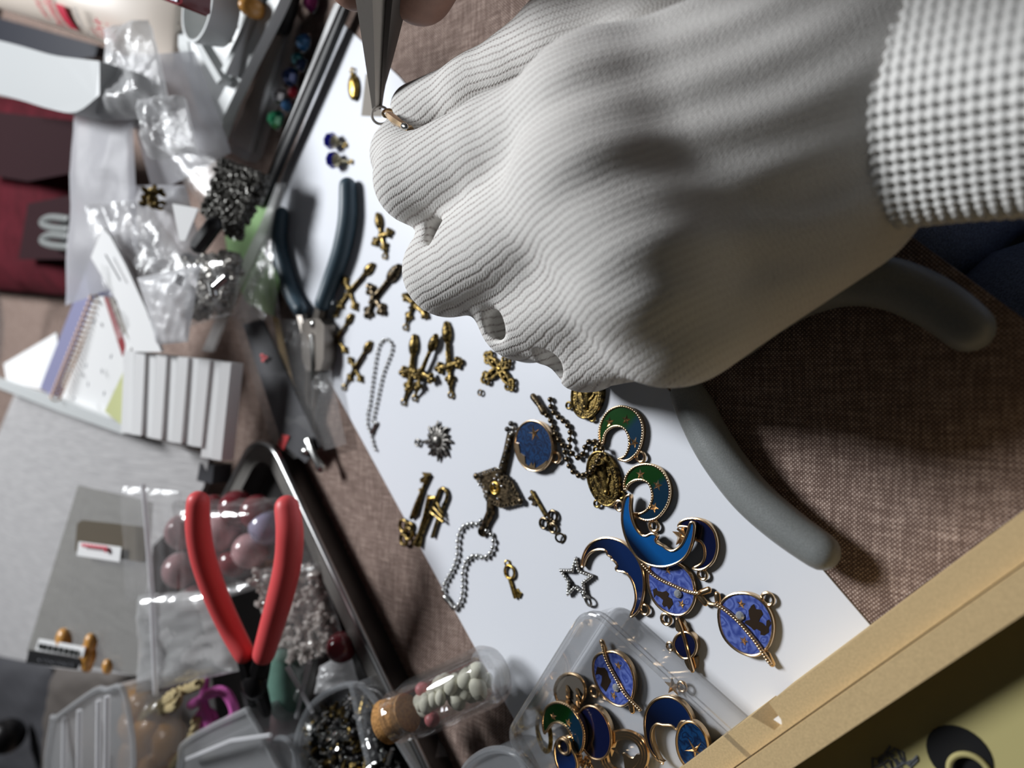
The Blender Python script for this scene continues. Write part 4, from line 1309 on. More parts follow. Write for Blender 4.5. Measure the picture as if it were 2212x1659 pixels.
def night_oval():
    O = ellpx(1153, 963, 41, 55, -8, 28)
    t, zt = enamel('night_sky_charm', 'oval night sky charm, blue enamel with gold star and gold hills', O, M['nightblue'], 2.4, inset=2.0)
    part('star', star_mb(W(1154, 936, zt + .08), 2.8, 0.9, 0.6, inner=0.25), M['gold'], EN[t.name], smooth=False)
    hills = o4([(140, 640), (150, 600), (175, 610), (190, 700), (235, 730), (240, 800), (275, 830), (300, 790), (315, 830), (330, 790), (335, 850), (400, 810), (450, 770), (420, 860), (330, 880), (250, 860), (185, 790)], (1080, 820))
    part('hills', MB().prism(PP(hills, zt + 0.35), 0.5), M['gold'], EN[t.name], 'gold hills along the lower left')
    loop(1201, 988, Z0 + 1, 1.7, 0.5, M['gold'], t)
night_oval()
def medal(label, cx, cy, rx, ry, ang, loops, seed, z=0):
    t = thing('oval_medal', label, 'medal', W(cx, cy, Z0), 'oval brass medals')
    O = ellpx(cx, cy, rx, ry, ang, 36)
    zt = Z0 + 1.5
    part('medal_disc', MB().prism(PP(O, zt), 1.5), M['brass'], t)
    part('rim', MB().tube(PP(ellpx(cx, cy, rx - 1.5, ry - 1.5, ang, 36), zt), 0.42, 8, closed=True), M['brass'], t)
    part('inner_rim', MB().tube(PP(ellpx(cx, cy, rx * 0.62, ry * 0.74, ang, 30), zt), 0.25, 6, closed=True), M['brass'], t)
    bd = resample(PP(ellpx(cx, cy, rx * 0.8, ry * 0.87, ang, 36), zt + 0.05), 0.9, True)
    V0 = MB().ell((0, 0, 0), 0.24, seg=6, rings=4)
    part('raised_lettering', MB().many(V0.v[0], V0.f, [(p, np.eye(3), 1) for p in bd]), M['brass'], t, kind='stuff')
    c, s = math.cos(math.radians(ang)), math.sin(math.radians(ang))
    q = lambda x, y: W(cx + x * c - y * s, cy + x * s + y * c, zt + 0.25)
    f = MB()
    f.ell(q(0, ry * 0.5), 1.05, 1.05, 0.8)
    f.tube([q(0, ry * 0.4), q(0, 0), q(0, -ry * 0.5)], [1.1, 1.6, 2.0], 8, flat=0.45)
    for k in (-1, 1):
        f.tube([q(0, ry * .3), q(k * rx * 0.3, ry * 0.1), q(k * rx * 0.45, -ry * 0.1)], [0.6, 0.5, 0.4], 6, flat=0.7)
        f.tube([q(k * rx * .12, ry * .25), q(k * rx * .2, -ry * 0.2), q(k * rx * .25, -ry * .5)], [0.4, 0.5, 0.4], 6, flat=0.7)
    part('robed_figure', f, M['brass'], t)
    for p in loops:
        part('loop', MB().torus(W(*p, Z0 + 0.9), 1.05, 0.42, (0, 0, 1), 16, 8), M['brass'], t)
medal('oval brass medal with a robed figure, half hidden under the glove', 1268, 853, 34, 52, 8, [(1229, 876), (1279, 903)], 1)
medal('oval brass medal with a robed figure, crossed by the bronze ball chain', 1303, 1034, 34, 61, -14, [(1290, 1088), (1342, 1069), (1289, 972)], 2)
# jump ring, clasp and connector held at the finger tips
def held_chain():
    t = thing('jump_ring', 'small steel jump ring with a gold connector pinched at the finger tips', 'jump ring', W(824, 250, 44))
    part('ring', MB().torus(W(822, 249, 46), 2.7, 0.42, unit(np.array([0, 0, CAM_H]) - W(822, 249, 46)) + [0, 0.25, 0.1], 24, 8), M['steel'], t)
    part('loop', MB().torus(W(839, 245, 47.5), 1.7, 0.5, (0.6, 0.5, 0.6), 18, 8), M['gold'], t)
    part('connector', MB().tube([W(838, 247, 49), W(852, 259, 51), W(866, 268, 52.5), W(886, 280, 53)], [1.0, 1.5, 1.1, 1.2], 6), M['gold'], t, 'pale gold connector')
    part('bright_plate', MB().ell(W(874, 273, 54), 1.8, 1.0, 0.7, rot=-0.5), M['silver'], t)
held_chain()
solo('beige_paper_slip', MB().prism(PP([(790, 160), (818, 156), (824, 252), (780, 250)], Z0 + .2), 0.2), M['taupe'], 'small beige paper slip on the card behind the plier tip', 'paper')

# --- the clear box at the bottom with more charms ------------------
def clear_box():
    # corner near the silver star, sides running down left and down right
    t = thing('plastic_box', 'clear plastic box holding enamel charms at the bottom of the card', 'box', W(1290, 1480, Z0))
    rz = Z0 + 15
    c = W(1268, 1302, rz)
    a = unit(W(1108, 1560, rz) - c)          # down left
    b = unit(W(1590, 1600, rz) - c)          # down right
    La, Lb = np.linalg.norm(W(1100, 1575, rz) - c) + 4, 70.0
    def rr(ins, z, r=7, n=6):
        out = []
        cs = [c, c + a * La, c + a * La + b * Lb, c + b * Lb]
        for i in range(4):
            p, q, s = cs[i], cs[i - 1], cs[(i + 1) % 4]
            d0, d1 = unit(q - p), unit(s - p)
            k2 = (r - ins)
            ctr = p + (d0 + d1) * r
            for k in range(n + 1):
                w = PI / 2 * k / n
                v = ctr - d1 * k2 * math.cos(w) - d0 * k2 * math.sin(w)
                out.append(np.array([v[0], v[1], z]))
        return out
    def wall(lo, hi, prof):
        mb = MB()
        for (i0, z0), (i1, z1) in zip(prof, prof[1:]):
            ring_between(mb, rr(i0, z0), rr(i1, z1))
        return mb
    part('wall', wall(0, 0, [(1.6, Z0 + 1.0), (0.8, rz - 3), (0.0, rz - 2.6), (0, rz), (1.4, rz), (1.6, rz - 2.4), (2.6, Z0 + 1.6)]), M['boxclear'], t)
    part('base', MB().prism(rr(2.0, Z0 + 1.3), 1.2), M['boxclear'], t)
    part('rim', MB().tube(rr(0.6, rz), 0.8, 8, closed=True), M['boxclear'], t)
    return t
clear_box()
ZB = Z0 + 1.4
o6 = lambda P: S(P, (1080, 1284), 4.424)
O6 = o6([(885, 640), (930, 570), (1000, 545), (1090, 540), (1170, 580), (1240, 660), (1285, 780), (1290, 900), (1260, 1010), (1190, 1070), (1110, 1065), (1020, 1010), (940, 910), (890, 780)])
CAT6 = o6([(930, 690), (960, 700), (1000, 700), (1025, 740), (1040, 790), (1060, 830), (1040, 870), (1010, 930), (985, 900), (960, 870), (970, 830), (975, 780), (940, 760), (910, 770)])
planet('blue planet charm with a cat inside the clear plastic box', O6, o6([(985, 490), (1010, 600), (1050, 690), (1110, 800), (1170, 910), (1240, 1000), (1340, 1100)]), 0.7, CAT6,
       o6([(1130, 680), (1085, 965)]), o6([(1110, 890)]), o6([(902, 925)]), ZB, M['pearlblue'],
       [o6([(975, 455), (1000, 520)]), o6([(1250, 1040), (1265, 1110)])])
def box_moon():
    O = o6([(1560, 1610), (1480, 1560), (1410, 1440), (1380, 1290), (1385, 1150), (1430, 1050), (1510, 990), (1620, 975), (1720, 1020), (1800, 1110), (1840, 1220), (1740, 1215), (1690, 1290), (1640, 1255), (1560, 1250), (1500, 1240), (1455, 1290), (1450, 1380), (1480, 1490), (1530, 1590)])
    t, zt = enamel('moon_face_charm', 'dark navy moon face charm inside the clear plastic box', O, M['moonnavy'], 2.0, ZB, fade=((1400, 1600), (1480, 1480)), inset=2.2)
    t2, zt = enamel('night_sky_charm', 'dark blue oval charm with a thin gold star, partly behind the tan box', ellpx(*o6([(1840, 1450)])[0], 34, 55, -12, 26), M['nightblue'], 2.0, ZB + 2.2, inset=2.0)
    part('star', star_mb(W(*o6([(1862, 1490)])[0], zt + .1), 3.4, 0.6, 1.0, inner=0.18), M['gold'], t2, smooth=False)
    t3, zt = enamel('crescent_charm', 'dark green enamel crescent charm heaped in the clear box', o6([(420, 1110), (470, 1050), (550, 1025), (640, 1050), (720, 1120), (780, 1220), (810, 1330), (800, 1450), (750, 1540), (660, 1580), (560, 1560), (520, 1500), (560, 1530), (640, 1520), (680, 1450), (680, 1360), (640, 1280), (570, 1230), (500, 1240), (450, 1310), (420, 1330), (400, 1220)]), M['greenblue'], 2.0, ZB + 3.0, fade=(o6([(500, 1150)])[0], o6([(760, 1420)])[0]), beads=True)
    stars(t3, o6([(510, 1165), (655, 1225)]), zt, 1.4)
    t4, zt = enamel('night_sky_charm', 'navy striped oval charm under the heap in the clear box', ellpx(*o6([(900, 1320)])[0], 36, 60, -14, 26), M['navyenamel'], 2.0, ZB + 0.6, inset=2.5)
    t5 = thing('gold_disc_charm', 'matte tan and gold disc charm standing in the clear box heap', 'charm', W(*o6([(680, 920)])[0], ZB))
    part('disc', MB().prism(PP(ellpx(*o6([(670, 920)])[0], 33, 37, 0, 28), ZB + 1.6), 1.5), M['taupe'], t5)
    part('rim', MB().tube(PP(ellpx(*o6([(670, 920)])[0], 33, 37, 0, 28), ZB + 1.6), 0.5, 8, closed=True), M['gold'], t5)
    mb = MB()
    for k in range(14):
        p = o6([(640 + 190 * ((k * 7) % 14) / 14, 880 + 150 * k / 14 + 20 * math.sin(k))])[0]
        mb.tube([W(p[0], p[1], ZB + 2), W(p[0] + 4, p[1] + 9, ZB + 2.4)], 0.5, 6, round_caps=True)
    part('raised_sprig', mb, M['gold'], t5)
    t6 = thing('gold_ring_charm', 'gold filigree ring charm with a cat cutout, cut by the bottom edge', 'charm', W(*o6([(1180, 1520)])[0], ZB))
    c6 = o6([(1190, 1530)])[0]
    mb = MB()
    for r_ in (50, 44, 38):
        mb.tube(PP(ellpx(c6[0], c6[1], r_, r_ * 1.0, 0, 40), ZB + 1.2), 0.75, 6, closed=True)
    part('ring', mb, M['gold'], t6)
    cc = o6([(1190, 1660), (1180, 1560), (1160, 1520), (1195, 1530), (1230, 1560), (1270, 1570), (1300, 1530), (1340, 1530), (1340, 1590), (1400, 1640), (1420, 1720), (1220, 1740)])
    part('cat_cutout', MB().prism(PP(cc, ZB + 1.6), 1.0), M['gold'], t6)
    part('star', star_mb(W(*o6([(1070, 1460)])[0], ZB + 1.6), 3, 0.8, 0.9), M['gold'], t6, smooth=False)
    t7 = thing('gold_ring', 'plain antique gold ring leaning in the clear box corner', 'ring', W(*o6([(400, 1320)])[0], ZB))
    part('hoop', MB().torus(W(*o6([(420, 1320)])[0], ZB + 1), 5.6, 0.8, (-0.5, 0.0, 1), 32, 8), M['ygold'], t7)
    t8, zt = enamel('crescent_charm', 'small dark blue coiled moon charm lowest in the clear box heap', o6([(520, 1440), (560, 1380), (620, 1360), (665, 1400), (680, 1470), (720, 1540), (740, 1640), (700, 1720), (600, 1720), (545, 1640), (520, 1540)]), M['moonnavy'], 1.8, ZB + 5.2, fade=((1210, 1600), (1240, 1660)), inset=2.5)
    part('spiral', MB().torus(W(*o6([(610, 1450)])[0], zt + .3), 2.2, 0.55), M['gold'], t8)
    t9 = thing('gold_charm', 'knobbly gold charm end below the coiled moon charm', 'charm', W(*o6([(780, 1600)])[0], ZB))
    mb = MB()
    for k in range(12):
        mb.ell(W(*o6([(700 + 16 * k, 1560 + 40 * math.sin(k * 1.3) + 6 * k)])[0], ZB + 3), 1.1, 0.9, 0.8, rot=k)
    part('knobs', mb, M['gold'], t9)
    t10 = thing('gold_star_charm', 'tiny gold star charm seen through the clear box wall', 'charm', W(*o6([(1640, 880)])[0], ZB))
    part('star', star_mb(W(*o6([(1650, 880)])[0], ZB + .6), 2.8, 1.0, 0.4), M['gold'], t10, smooth=False)
    part('loop', MB().torus(W(*o6([(1740, 880)])[0], ZB + .6), 1.3, 0.4), M['gold'], t10)
box_moon()
# ------------------------------------------------------------------ the heap of supplies on the far side
def mz(px):
    """height of the heap's visible surface"""
    return max(3.0, 10 + (700 - px) * 0.1)
def Q(pts, dz=0.0):
    return [W(x, y, mz(x) + dz) for x, y in pts]
def rope(mb, path, r, turn=5.0):
    P = resample(path, r * 0.5)
    L = np.arange(len(P)) * r * 0.5
    for k in range(3):
        Q_ = []
        for i, p in enumerate(P):
            t = unit(P[min(i + 1, len(P) - 1)] - P[max(i - 1, 0)])
            a = unit(np.cross(ZUP, t)); b = np.cross(t, a)
            w = L[i] / (r * turn) * 2 * PI + k * 2.094
            Q_.append(p + (a * math.cos(w) + b * math.sin(w)) * r * 0.5)
        mb.tube(Q_, r * 0.55, 6)
    return mb
def nrm_of(P):
    P = np.array(P)
    c = P.mean(0)
    n = np.zeros(3)
    for a, b in zip(P, np.roll(P, -1, 0)):
        n += np.cross(a - c, b - c)
    n = unit(n)
    return n if n[2] > 0 else -n
def slab(mb, P, t):
    """flat board: polygon P (3-D) with thickness t behind it"""
    n = nrm_of(P)
    return mb.prism(P, -n * t)
def vnoise(seed):
    r = np.random.default_rng(seed)
    K = r.normal(size=(10, 2)) * np.array([[1.2], [1.5], [2], [2.5], [3], [3.5], [4.5], [5.5], [7], [9]])
    ph = r.uniform(0, 6.28, 10); A = 1.0 / np.arange(1.5, 11.5) ** 0.8
    def f(u, v):
        s = 0
        for k in range(10):
            s = s + 0.9 * A[k] * (1 - 2 * np.abs(np.sin(K[k, 0] * u * 2 + K[k, 1] * v * 2 + ph[k])))
        return s
    return f
def bag_mesh(C, puff, amp, seed, n=26, edge=0.18):
    """pillow over the quad C (4 points), crumpled"""
    C = [np.asarray(c) for c in C]
    n_ = nrm_of(C)
    f = vnoise(seed)
    u = np.linspace(0, 1, n)
    Ug, Vg = np.meshgrid(u, u, indexing='ij')
    P = ((1 - Ug) * (1 - Vg))[..., None] * C[0] + (Ug * (1 - Vg))[..., None] * C[1] + (Ug * Vg)[..., None] * C[2] + ((1 - Ug) * Vg)[..., None] * C[3]
    pr = np.minimum(1, np.minimum(np.minimum(Ug, 1 - Ug), np.minimum(Vg, 1 - Vg)) / edge)
    pr = np.sqrt(np.clip(pr, 0, 1))
    nz = f(Ug, Vg)
    top = P + (puff * pr + amp * nz * (0.25 + 0.75 * pr))[..., None] * n_
    bot = P + (-0.5 * puff * pr + amp * nz * (0.25 * (1 - pr)))[..., None] * n_ - n_ * 0.05
    mb = MB(); mb.grid(top); mb.grid(bot)
    return mb, P, n_
def bag(name, label, px, puff, amp, mat, seed, dz=0.0, seal=None, group=None, cat='bag', pz=None):
    C = Q(px, dz) if pz is None else PZ(pz)
    mb, P, n = bag_mesh(C, puff, amp, seed)
    ctr = np.mean(C, 0)
    t = thing(name, label, cat, (ctr[0], ctr[1], min(c[2] for c in C)), group)
    part('film', mb, mat, t, angle=60)
    if seal is not None:
        for (a, b, r) in seal:
            part('zip_seal', MB().tube([W(a[0], a[1], mz(a[0]) + dz + puff * .3), W((a[0] + b[0]) / 2, (a[1] + b[1]) / 2, mz((a[0] + b[0]) / 2) + dz + puff * .6), W(b[0], b[1], mz(b[0]) + dz + puff * .3)], r, 8), M['bagfrost'], t)
    return t
def pile(mb, corners, count, r0, r1, depth, shapes='ball', seed=1):
    """many small pieces filling a quad"""
    C = [np.asarray(c) for c in corners]; n = nrm_of(C)
    g = np.random.default_rng(seed)
    if shapes == 'ball':
        B = MB().ell((0, 0, 0), 1, seg=7, rings=5)
    elif shapes == 'tube':
        B = MB().tube([(-1.3, 0, 0), (1.3, 0, 0)], 0.5, 6)
    else:
        B = MB().ell((0, 0, 0), 1.2, 0.8, 0.6, seg=5, rings=4)
    V0 = np.vstack(B.v); pl = []
    for _ in range(count):
        u, v = g.uniform(0, 1, 2)
        p = (1 - u) * (1 - v) * C[0] + u * (1 - v) * C[1] + u * v * C[2] + (1 - u) * v * C[3]
        p = p + n * g.uniform(-depth, depth)
        pl.append((p, rotm(*g.uniform(0, 6.28, 3)), g.uniform(r0, r1)))
    return mb.many(V0, B.f, pl)
def text_verts(body, size):
    cu = bpy.data.curves.new('t', 'FONT'); cu.body = body; cu.size = size; cu.align_x = 'LEFT'
    cu.resolution_u = 3
    o = bpy.data.objects.new('t', cu); COL.objects.link(o)
    dg = bpy.context.evaluated_depsgraph_get()
    me = o.evaluated_get(dg).to_mesh()
    V = np.array([v.co[:] for v in me.vertices]).reshape(-1, 3); F = [tuple(p.vertices) for p in me.polygons]
    o.evaluated_get(dg).to_mesh_clear()
    bpy.data.objects.remove(o); bpy.data.curves.remove(cu)
    return V, F
def text_on(mb, body, org, xdir, ydir, size, nrm, fit=None):
    V, F = text_verts(body, size)
    if fit: V[:, 0] *= fit / (V[:, 0].max() + 1e-6)
    P = org + V[:, :1] * unit(xdir) + V[:, 1:2] * unit(ydir) + nrm * 0.1
    return mb.add(P, F)

# --- far cloths and pouch ------------------------------------------
def far_things():
    # dark red pouch
    C = PZ([(-60, 200, 30), (190, 230, 24), (170, 640, 20), (-60, 620, 20)])
    mb, P, n = bag_mesh(C, 14, 2.2, 5, 30, 0.12)
    t = thing('pouch', 'dark red soft pouch at the far left edge, behind the clear bags', 'pouch', np.mean(C, 0) * [1, 1, 0])
    part('cloth', mb, M['redcloth'], t, angle=80)
    part('upper_shade_sheet', slab(MB(), PZ([(-60, 235, 60), (165, 262, 56), (165, 372, 50), (60, 392, 52), (-60, 372, 54)]), 1.0), M['pouchshade'], t)  # dark sheet laid on to paint the black shade over the pouch
    part('lower_shade_sheet', slab(MB(), PZ([(60, 440, 44), (160, 420, 44), (160, 560, 44), (40, 560, 44)]), 1.0), M['pouchshade'], t)  # second dark sheet, again shade painted onto the pouch
    t = thing('looped_clasp', 'dull grey double looped clasp lying on the dark red pouch', 'clasp', W(120, 505, 44))
    for y in (482, 520):
        L = [(150, y - 8), (110, y - 12), (92, y), (112, y + 10), (150, y + 14)]
        part('loop', MB().tube(catmull([W(a, b, 52) for a, b in L], 5, False), 2.4, 8, round_caps=True), M['greyrub'], t)
    # navy box under the cream tube
    t = thing('box', 'dark navy flat box under the cream tube, top left corner', 'box', W(90, 80, 0))
    part('box_lid', MB().prism(PZ([(-30, 30, 34), (212, 98, 26), (205, 122, 26), (150, 132, 26), (-30, 90, 32)]), 4), M['navyplastic'], t)
    part('box_body', MB().prism(PZ([(-30, 30, 25), (206, 98, 17), (200, 118, 17), (150, 126, 17), (-30, 84, 23)]), 15), M['black'], t)
    # white curved bracket
    t = thing('bracket', 'wide white curved plastic band reaching in from the left edge', 'band', W(80, 170, 0))
    top = catmull(PZ([(-40, 78, 86), (40, 98, 82), (110, 118, 78), (165, 126, 74), (215, 132, 68)]), 4, False)
    bot = catmull(PZ([(-40, 196, 86), (40, 215, 82), (110, 236, 78), (165, 242, 72), (215, 205, 66)]), 4, False)
    n = nrm_of([top[0], top[-1], bot[-1], bot[0]])
    part('band', MB().prism(top + bot[::-1], -n * 7), M['bracketwhite'], t)
    part('band_foot', MB().prism([p - n * 7.1 for p in (top[8:] + bot[::-1][:9])], 24), M['bracketwhite'], t)
    # cream tube
    t = thing('tube', 'cream cosmetic tube with red and grey lettering, top left', 'tube', W(200, 30, 40))
    a, b = W(-30, -72, 82), W(386, 50, 32)
    L = np.linalg.norm(b - a); ax = unit(b - a)
    R = 21.5
    vc = unit(np.array([0, 0, CAM_H]) - (a + b) / 2); vc = unit(vc - ax * np.dot(vc, ax))
    sd = unit(np.cross(ax, vc))             # towards lower edge or upper edge
    if sd[1] > 0: sd = -sd
    secs, V, F = [(-2, .02, .02), (0, .55, .55), (2.5, .85, .85), (7, 1, 1), (L * .45, 1, 1), (L * .65, 1.0, .9), (L * .8, 1.02, .7), (L * .92, 1.05, .4), (L - 2, 1.08, .16), (L, 1.08, .1), (L + .1, .02, .02)], [], []
    for q, wd, th in secs:
        for k in range(48):
            w = 2 * PI * k / 48
            V.append(a + ax * q + vc * (R * th * math.cos(w)) + sd * (R * wd * math.sin(w)))
    for i in range(len(secs) - 1):
        for k in range(48):
            F.append((i * 48 + k, i * 48 + (k + 1) % 48, (i + 1) * 48 + (k + 1) % 48, (i + 1) * 48 + k))
    body = part('tube_body', MB().add(V, F), M['creamtube'], t)
    def tx(px):
        lo, hi = 0.0, L
        for _ in range(30):
            m = (lo + hi) / 2; p = a + ax * m + vc * R * .8 + sd * R * .6 - [0, 0, CAM_H]
            x = 1106 + FPX * (ST * p[0] - CT * p[2]) / (-CT * p[0] - ST * p[2])
            lo, hi = (m, hi) if x < px else (lo, m)
        return lo
    def wrap(V, F, t0, s0, mat, nm):
        # print runs round the tube from its lower edge upwards
        w = (s0 - V[:, 0]) / R
        tt = t0 - V[:, 1]
        P = a + tt[:, None] * ax + (R + .15) * (np.cos(w)[:, None] * vc + np.sin(w)[:, None] * sd)
        part(nm, MB().add(P, F), mat, body)
    for txt, base, h, s0, ln, col in (('UNSCENTED', 94, 12, 20, 15, 'redtxt'), ('Promedial', 122, 24, 23, 17, 'redtxt'), ('UV Protect', 178, 14, 24, 17, 'greytxt'), ('SPF', 200, 10, 22, 6, 'redtxt'), ('50+', 230, 26, 22, 13, 'redtxt'), ('PA++++', 242, 9, 19, 9, 'redtxt')):
        V, F = text_verts(txt, 1.0)
        V[:, 0] *= ln / V[:, 0].max()
        V[:, 1] *= (tx(base) - tx(base - h)) / 0.72
        wrap(V, F, tx(base), s0, M[col], 'lettering')
    u = np.linspace(0, 1, 14)
    bh = tx(148) - tx(130)
    bar = np.array([(x * 14, y, 0) for y in (0, bh) for x in u])
    wrap(bar, [(i, i + 1, 14 + i + 1, 14 + i) for i in range(13)], tx(148), 22, M['redtxt'], 'red_bar')
    t = thing('box', 'pinkish purple box corner above the cream tube', 'box', W(330, -10, 30))
    part('box_side', MB().prism(PZ([(300, -60, 84), (398, -60, 78), (394, 6, 76), (384, 12, 77), (300, -20, 82)]), 10), M['garnet'], t)
    part('box_label', MB().prism(PZ([(306, -60, 84.4), (388, -60, 79), (382, 4, 77.6), (308, -22, 82.4)]), .3), M['lilac'], t)
far_things()

# --- white organiser, grey case, cap, strip ------------------------
def organiser():
    t = thing('organiser', 'white plastic organiser with a round cup, at the top left', 'organiser', W(470, 60, 0))
    part('tray_base', MB().prism(PZ([(385, -40, 30), (545, -40, 20), (560, 40, 18), (470, 300, 20), (430, 250, 24), (385, 100, 32)]), 5), M['white'], t)
    a = catmull(PZ([(620, -40, 24), (590, 30, 24), (540, 130, 24), (478, 262, 24)]), 3, False)
    b = catmull(PZ([(594, -40, 25), (565, 30, 25), (517, 130, 25), (459, 240, 26)]), 3, False)
    part('side_rail', MB().prism(a + b[::-1], 5), M['white'], t)
    c = W(425, 10, 44)
    part('cup', MB().lathe(c - [0, 0, 14], c, [(0, 0.1), (0, 14), (10, 16), (14, 16.6), (14, 15.2), (10, 14.5), (2, 12.8), (2, 0.1)], 32), M['white'], t)
    part('divider', MB().prism(PZ([(400, 60, 40), (412, 58, 40), (478, 170, 31), (468, 180, 31)]), 6), M['white'], t)
    part('divider', MB().prism(PZ([(478, 150, 31), (540, 20, 26), (548, 24, 26), (486, 160, 31)]), 6), M['white'], t)
    for i, (x, y, r) in enumerate(((505, -2, 4.0), (546, 18, 4.4), (497, 52, 2.6), (487, 82, 2.4))):
        solo('gold_bead', MB().ell(W(x, y, 29), r, r, r * 1.5, seg=14, rings=9), M['amber'] if i < 2 else M['ygold'],
             ['amber bead highest in the white organiser', 'larger amber bead against the organiser rail', 'small gold bead in the middle of the organiser', 'lowest small gold bead in the organiser'][i], 'bead', 'gold beads in the white organiser')
    t = thing('case', 'slim clear grey plastic case with a black cap, beside the organiser', 'case', W(545, 150, 0))
    A = PZ([(612, 10, 9), (628, 40, 9), (545, 330, 7), (530, 348, 7), (478, 318, 7), (492, 262, 8)])
    part('case_body', MB().prism(A, 6), M['boxgrey'], t)
    part('steel_strip', MB().prism(PZ([(608, 40, 5), (618, 52, 5), (538, 328, 4), (498, 300, 5)]), 2), M['steel'], t)
    part('dark_line', MB().tube(PZ([(566, 70, 10), (463, 285, 11)]), 0.9, 6), M['charcoal'], t)
    part('cap', MB().tube(PZ([(608, -30, 14), (604, 10, 14), (590, 44, 13)]), [7.5, 7.5, 6.5], 16, round_caps=True), M['black'], t)
    part('cap', MB().tube(PZ([(632, -30, 12), (622, 20, 12), (612, 60, 11)]), [4.5, 4.5, 3.5], 12, round_caps=True), M['black'], t)
    t = thing('ruler', 'thin black ruler with a pale steel edge, lying along the card corner', 'ruler', W(650, 230, 0))
    part('black_blade', MB().prism(PZ([(738, 0, 7), (748, 8, 7), (690, 150, 7), (600, 360, 7), (566, 442, 7), (553, 446, 7), (595, 330, 7)]), 3), M['black'], t)
    part('steel_edge', MB().prism(PZ([(722, 8, 8), (737, 4, 8), (596, 330, 8), (572, 390, 8), (640, 220, 8)]), 1.2), M['traylip'], t)
organiser()
def gems():
    G = [(656, 92, 4.2, (60, 130, 190), 'topmost pale blue crystal beside the black ruler'), (643, 128, 3.4, (40, 150, 160), 'turquoise crystal second from the top beside the ruler'),
         (651, 140, 3.2, (30, 55, 100), 'dark blue crystal tucked against the ruler edge'), (628, 166, 4.6, (28, 60, 130), 'deep blue crystal in the middle of the row'), (603, 208, 4.4, (200, 200, 205), 'clear white sparkling crystal in the row'),
         (634, 200, 3.0, (190, 40, 60), 'small red crystal beside the black ruler'), (620, 228, 3.2, (60, 120, 175), 'sky blue crystal near the lower end of the row'), (597, 258, 4.8, (40, 140, 95), 'green crystal at the lower end of the row'), (672, 6, 4.2, (170, 60, 130), 'pink crystal at the top edge above the row')]
    for i, (x, y, r, c, lab) in enumerate(G):
        t = thing('crystal', lab, 'crystal', W(x, y, 0), 'faceted crystals in a row by the black ruler')
        c0 = W(x, y, r + 0.6)
        mb = MB().lathe(c0 - [0, 0, r], c0, [(0, 0.01), (r * .5, r * 0.85), (r, r), (r * 1.5, r * .8), (r * 1.8, r * .45), (r * 1.8, 0.01)], 7)
        part('stone', mb, gem('crystal_tint_%s' % 'abcdefghi'[i], srgb(*c)), t, smooth=False)
        part('setting', MB().torus(c0 - [0, 0, r * .3], r * 0.98, 0.45, seg=14, sides=6), M['silver'], t)
gems()

# --- clear bags ----------------------------------------------------
bag('crinkled_bag', 'crumpled shiny clear bag standing highest at the upper left', [(246, 62), (318, 42), (372, 250), (222, 262)], 10, 2.2, M['bagmilky'], 21, 2)
bag('crinkled_bag', 'glossy knotted clear bag in the middle of the upper left heap', [(305, 215), (395, 205), (425, 330), (330, 345)], 9, 2.4, M['bagmilky'], 22, 4)
bag('plastic_bag', 'long milky plastic bag hanging down the left of the heap', [(160, 245), (285, 255), (300, 600), (140, 660)], 4, 1.3, M['bagdull'], 23, 0)
bag('plastic_bag', 'milky flat bag spread behind the black bead bag', [(250, 120), (420, 110), (500, 330), (330, 420)], 3, 1.5, M['bagdull'], 24, -6)
bag('plastic_bag', 'frosted bag with tan contents under the black bead bag', [(280, 400), (400, 400), (440, 560), (300, 640)], 5, 1.4, M['bagdull'], 25, -2)
bag('plastic_bag', 'thin clear bag lying low across the grey note cards', [(180, 440), (300, 430), (430, 600), (250, 740)], 3, 1.6, M['bagclear'], 26, 2)
solo('brass_trinket', pile(MB(), Q([(312, 400), (350, 405), (348, 450), (312, 448)], 4), 40, 1.2, 2.2, 2, 'chip', 3), M['brass'], 'dark brass trinkets in the mouth of a clear bag', 'trinkets', kind='stuff')
t = bag('bead_bag', 'small clear zip bag of black seed beads, near the black ruler', [(300, 285), (475, 335), (575, 378), (505, 522)], 3, 0.7, M['bagclear'], 27, -5)
part('seed_beads', pile(MB(), Q([(482, 345), (578, 380), (512, 520), (440, 462)], -3), 1500, 1.0, 1.45, 3.0, 'ball', 4), M['seed'], t, 'black and grey seed beads', kind='stuff')
t = bag('bead_bag', 'clear bag heaped with small silver beads, above the white papers', [(398, 550), (520, 545), (510, 680), (405, 705)], 5, 0.8, M['bagclear'], 28, -2)
part('silver_beads', pile(MB(), Q([(405, 555), (520, 548), (490, 660), (412, 690)], -3), 420, 1.5, 2.4, 4, 'ball', 5), M['beadgrey'], t, 'heap of silver beads', kind='stuff')
part('silver_tube_bead', MB().tube(Q([(465, 620), (490, 598)], 9), 1.8, 10), M['silver'], t)
part('silver_tube_bead', MB().tube(Q([(456, 610), (462, 640)], 9), 1.8, 10), M['silver'], t)
